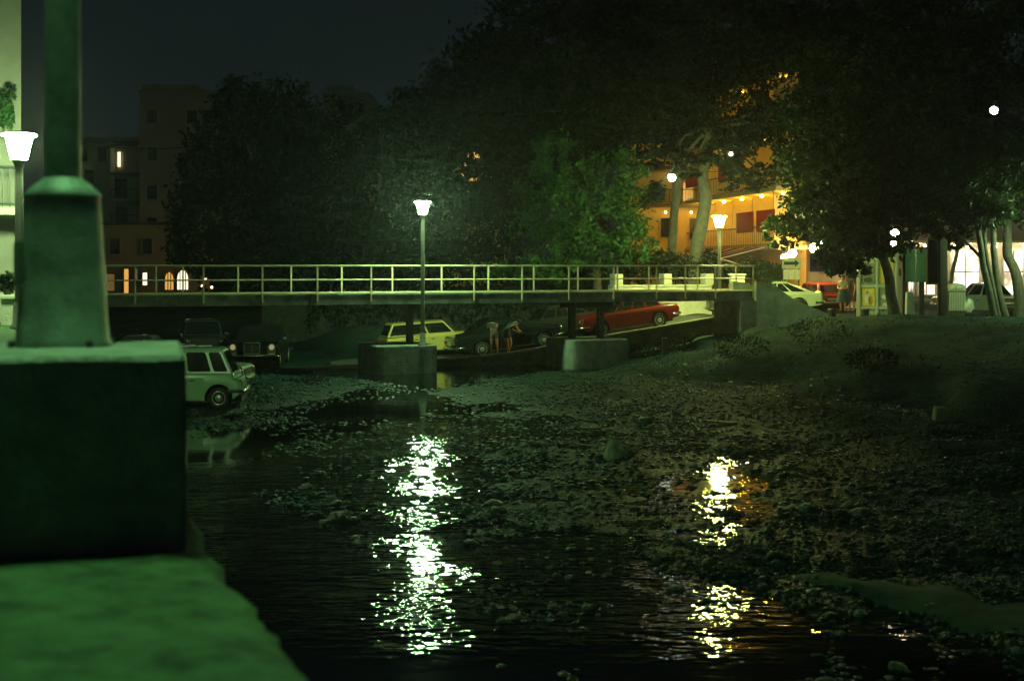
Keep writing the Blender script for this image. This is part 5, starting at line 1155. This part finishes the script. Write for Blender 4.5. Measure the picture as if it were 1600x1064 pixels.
def shrub(label, px, py, z, r_, seed):
    Y = (EYE - z) * F / (py - HZ); x = xat(px, Y); z0 = on_ground(x, Y); t_ = thing('bank_shrub', label, 'shrub', (x, Y, z0), 'shrubs on the right bank')
    g2 = np.random.default_rng(seed); leafcloud(blob((x, Y, z0 + r_ * .45), (r_ * 1.4, r_, r_ * .6), 700, g2, .2), .05, MT['leaf_dark'], 'foliage', t_, seed)
    q = MB(); q.tube([(x, Y, z0 - .1), (x, Y, z0 + r_ * .5)], .02, 5); q.build('stem', MT['bark'], t_)
shrub('dark shrub at the foot of the right bank near the pier', 1160, 575, .5, .7, 61)
shrub('low shrub midway up the right bank', 1280, 535, 1.15, .8, 62)
shrub('pale grey shrub on the bank below the kiosk', 1362, 590, .7, .55, 63)
shrub('dark weeds beside the foot of the abutment', 1055, 552, .5, .6, 64)
shrub('dark weeds between the right pier and the road', 1000, 560, .3, .5, 65)
def flat_item(nm, lab, cat, px, py, z, dims, mat, yaw, tilt=0.):
    Y = (EYE - z) * F / (py - HZ); x = xat(px, Y); zz = on_ground(x, Y)
    q = MB(); q.bbox(-dims[0] / 2, dims[0] / 2, -dims[1] / 2, dims[1] / 2, 0, dims[2], min(dims) * .15); o = q.build(nm, mat)
    o.location = (x, Y, zz + .03); o.rotation_euler = (R(tilt), R(4), R(yaw)); return tag(o, lab, cat)
wood = M('driftwood', (.22, .20, .11), .8, var=.3, scale=6); card = M('cardboard', (.34, .32, .16), .8, var=.2); paper = M('paper_scrap', (.6, .62, .5), .7, var=.1)
flat_item('plank', 'pale plank lying on the gravel in mid riverbed', 'plank', 1128, 661, .15, (.62, .12, .05), wood, -8)
flat_item('cardboard_box', 'crushed yellowish carton upright on the right gravel', 'carton', 1467, 668, .3, (.28, .16, .30), card, 10, 8)
flat_item('paper_scrap', 'bright scrap of paper on the gravel below the bank', 'scrap', 1246, 641, .25, (.14, .1, .02), paper, 25, 12)
flat_item('paper_scrap', 'small bright scrap near the foot of the bank shrub', 'scrap', 1142, 590, .45, (.14, .08, .02), paper, 40, 20)
flat_item('plank', 'short pale board on the gravel right of the boulder', 'plank', 1090, 692, .12, (.34, .1, .04), wood, 5)
flat_item('paper_scrap', 'white crumpled scrap on the dark bank below the kiosk', 'scrap', 1291, 588, .7, (.16, .12, .06), paper, 70, 15)

# ================================================================== ADDED GLOW HAZE
hb = MB(); hb.box(-124, 124, -6, 206, -2, 24)
hm = bpy.data.materials.new('glow_haze'); hm.use_nodes = True
n = hm.node_tree.nodes; n.remove(n['Principled BSDF'])
pv = n.new('ShaderNodeVolumePrincipled'); pv.inputs['Density'].default_value = .00045; pv.inputs['Color'].default_value = (.85, .78, .92, 1); pv.inputs['Anisotropy'].default_value = .86  # added volume, imitates lens glow at the lamps and lifts the darks
hm.node_tree.links.new(pv.outputs[0], n['Material Output'].inputs['Volume'])
hz = hb.build('haze', hm); tag(hz, 'thin night haze added to imitate lens glow round the lamps', kind='stuff')
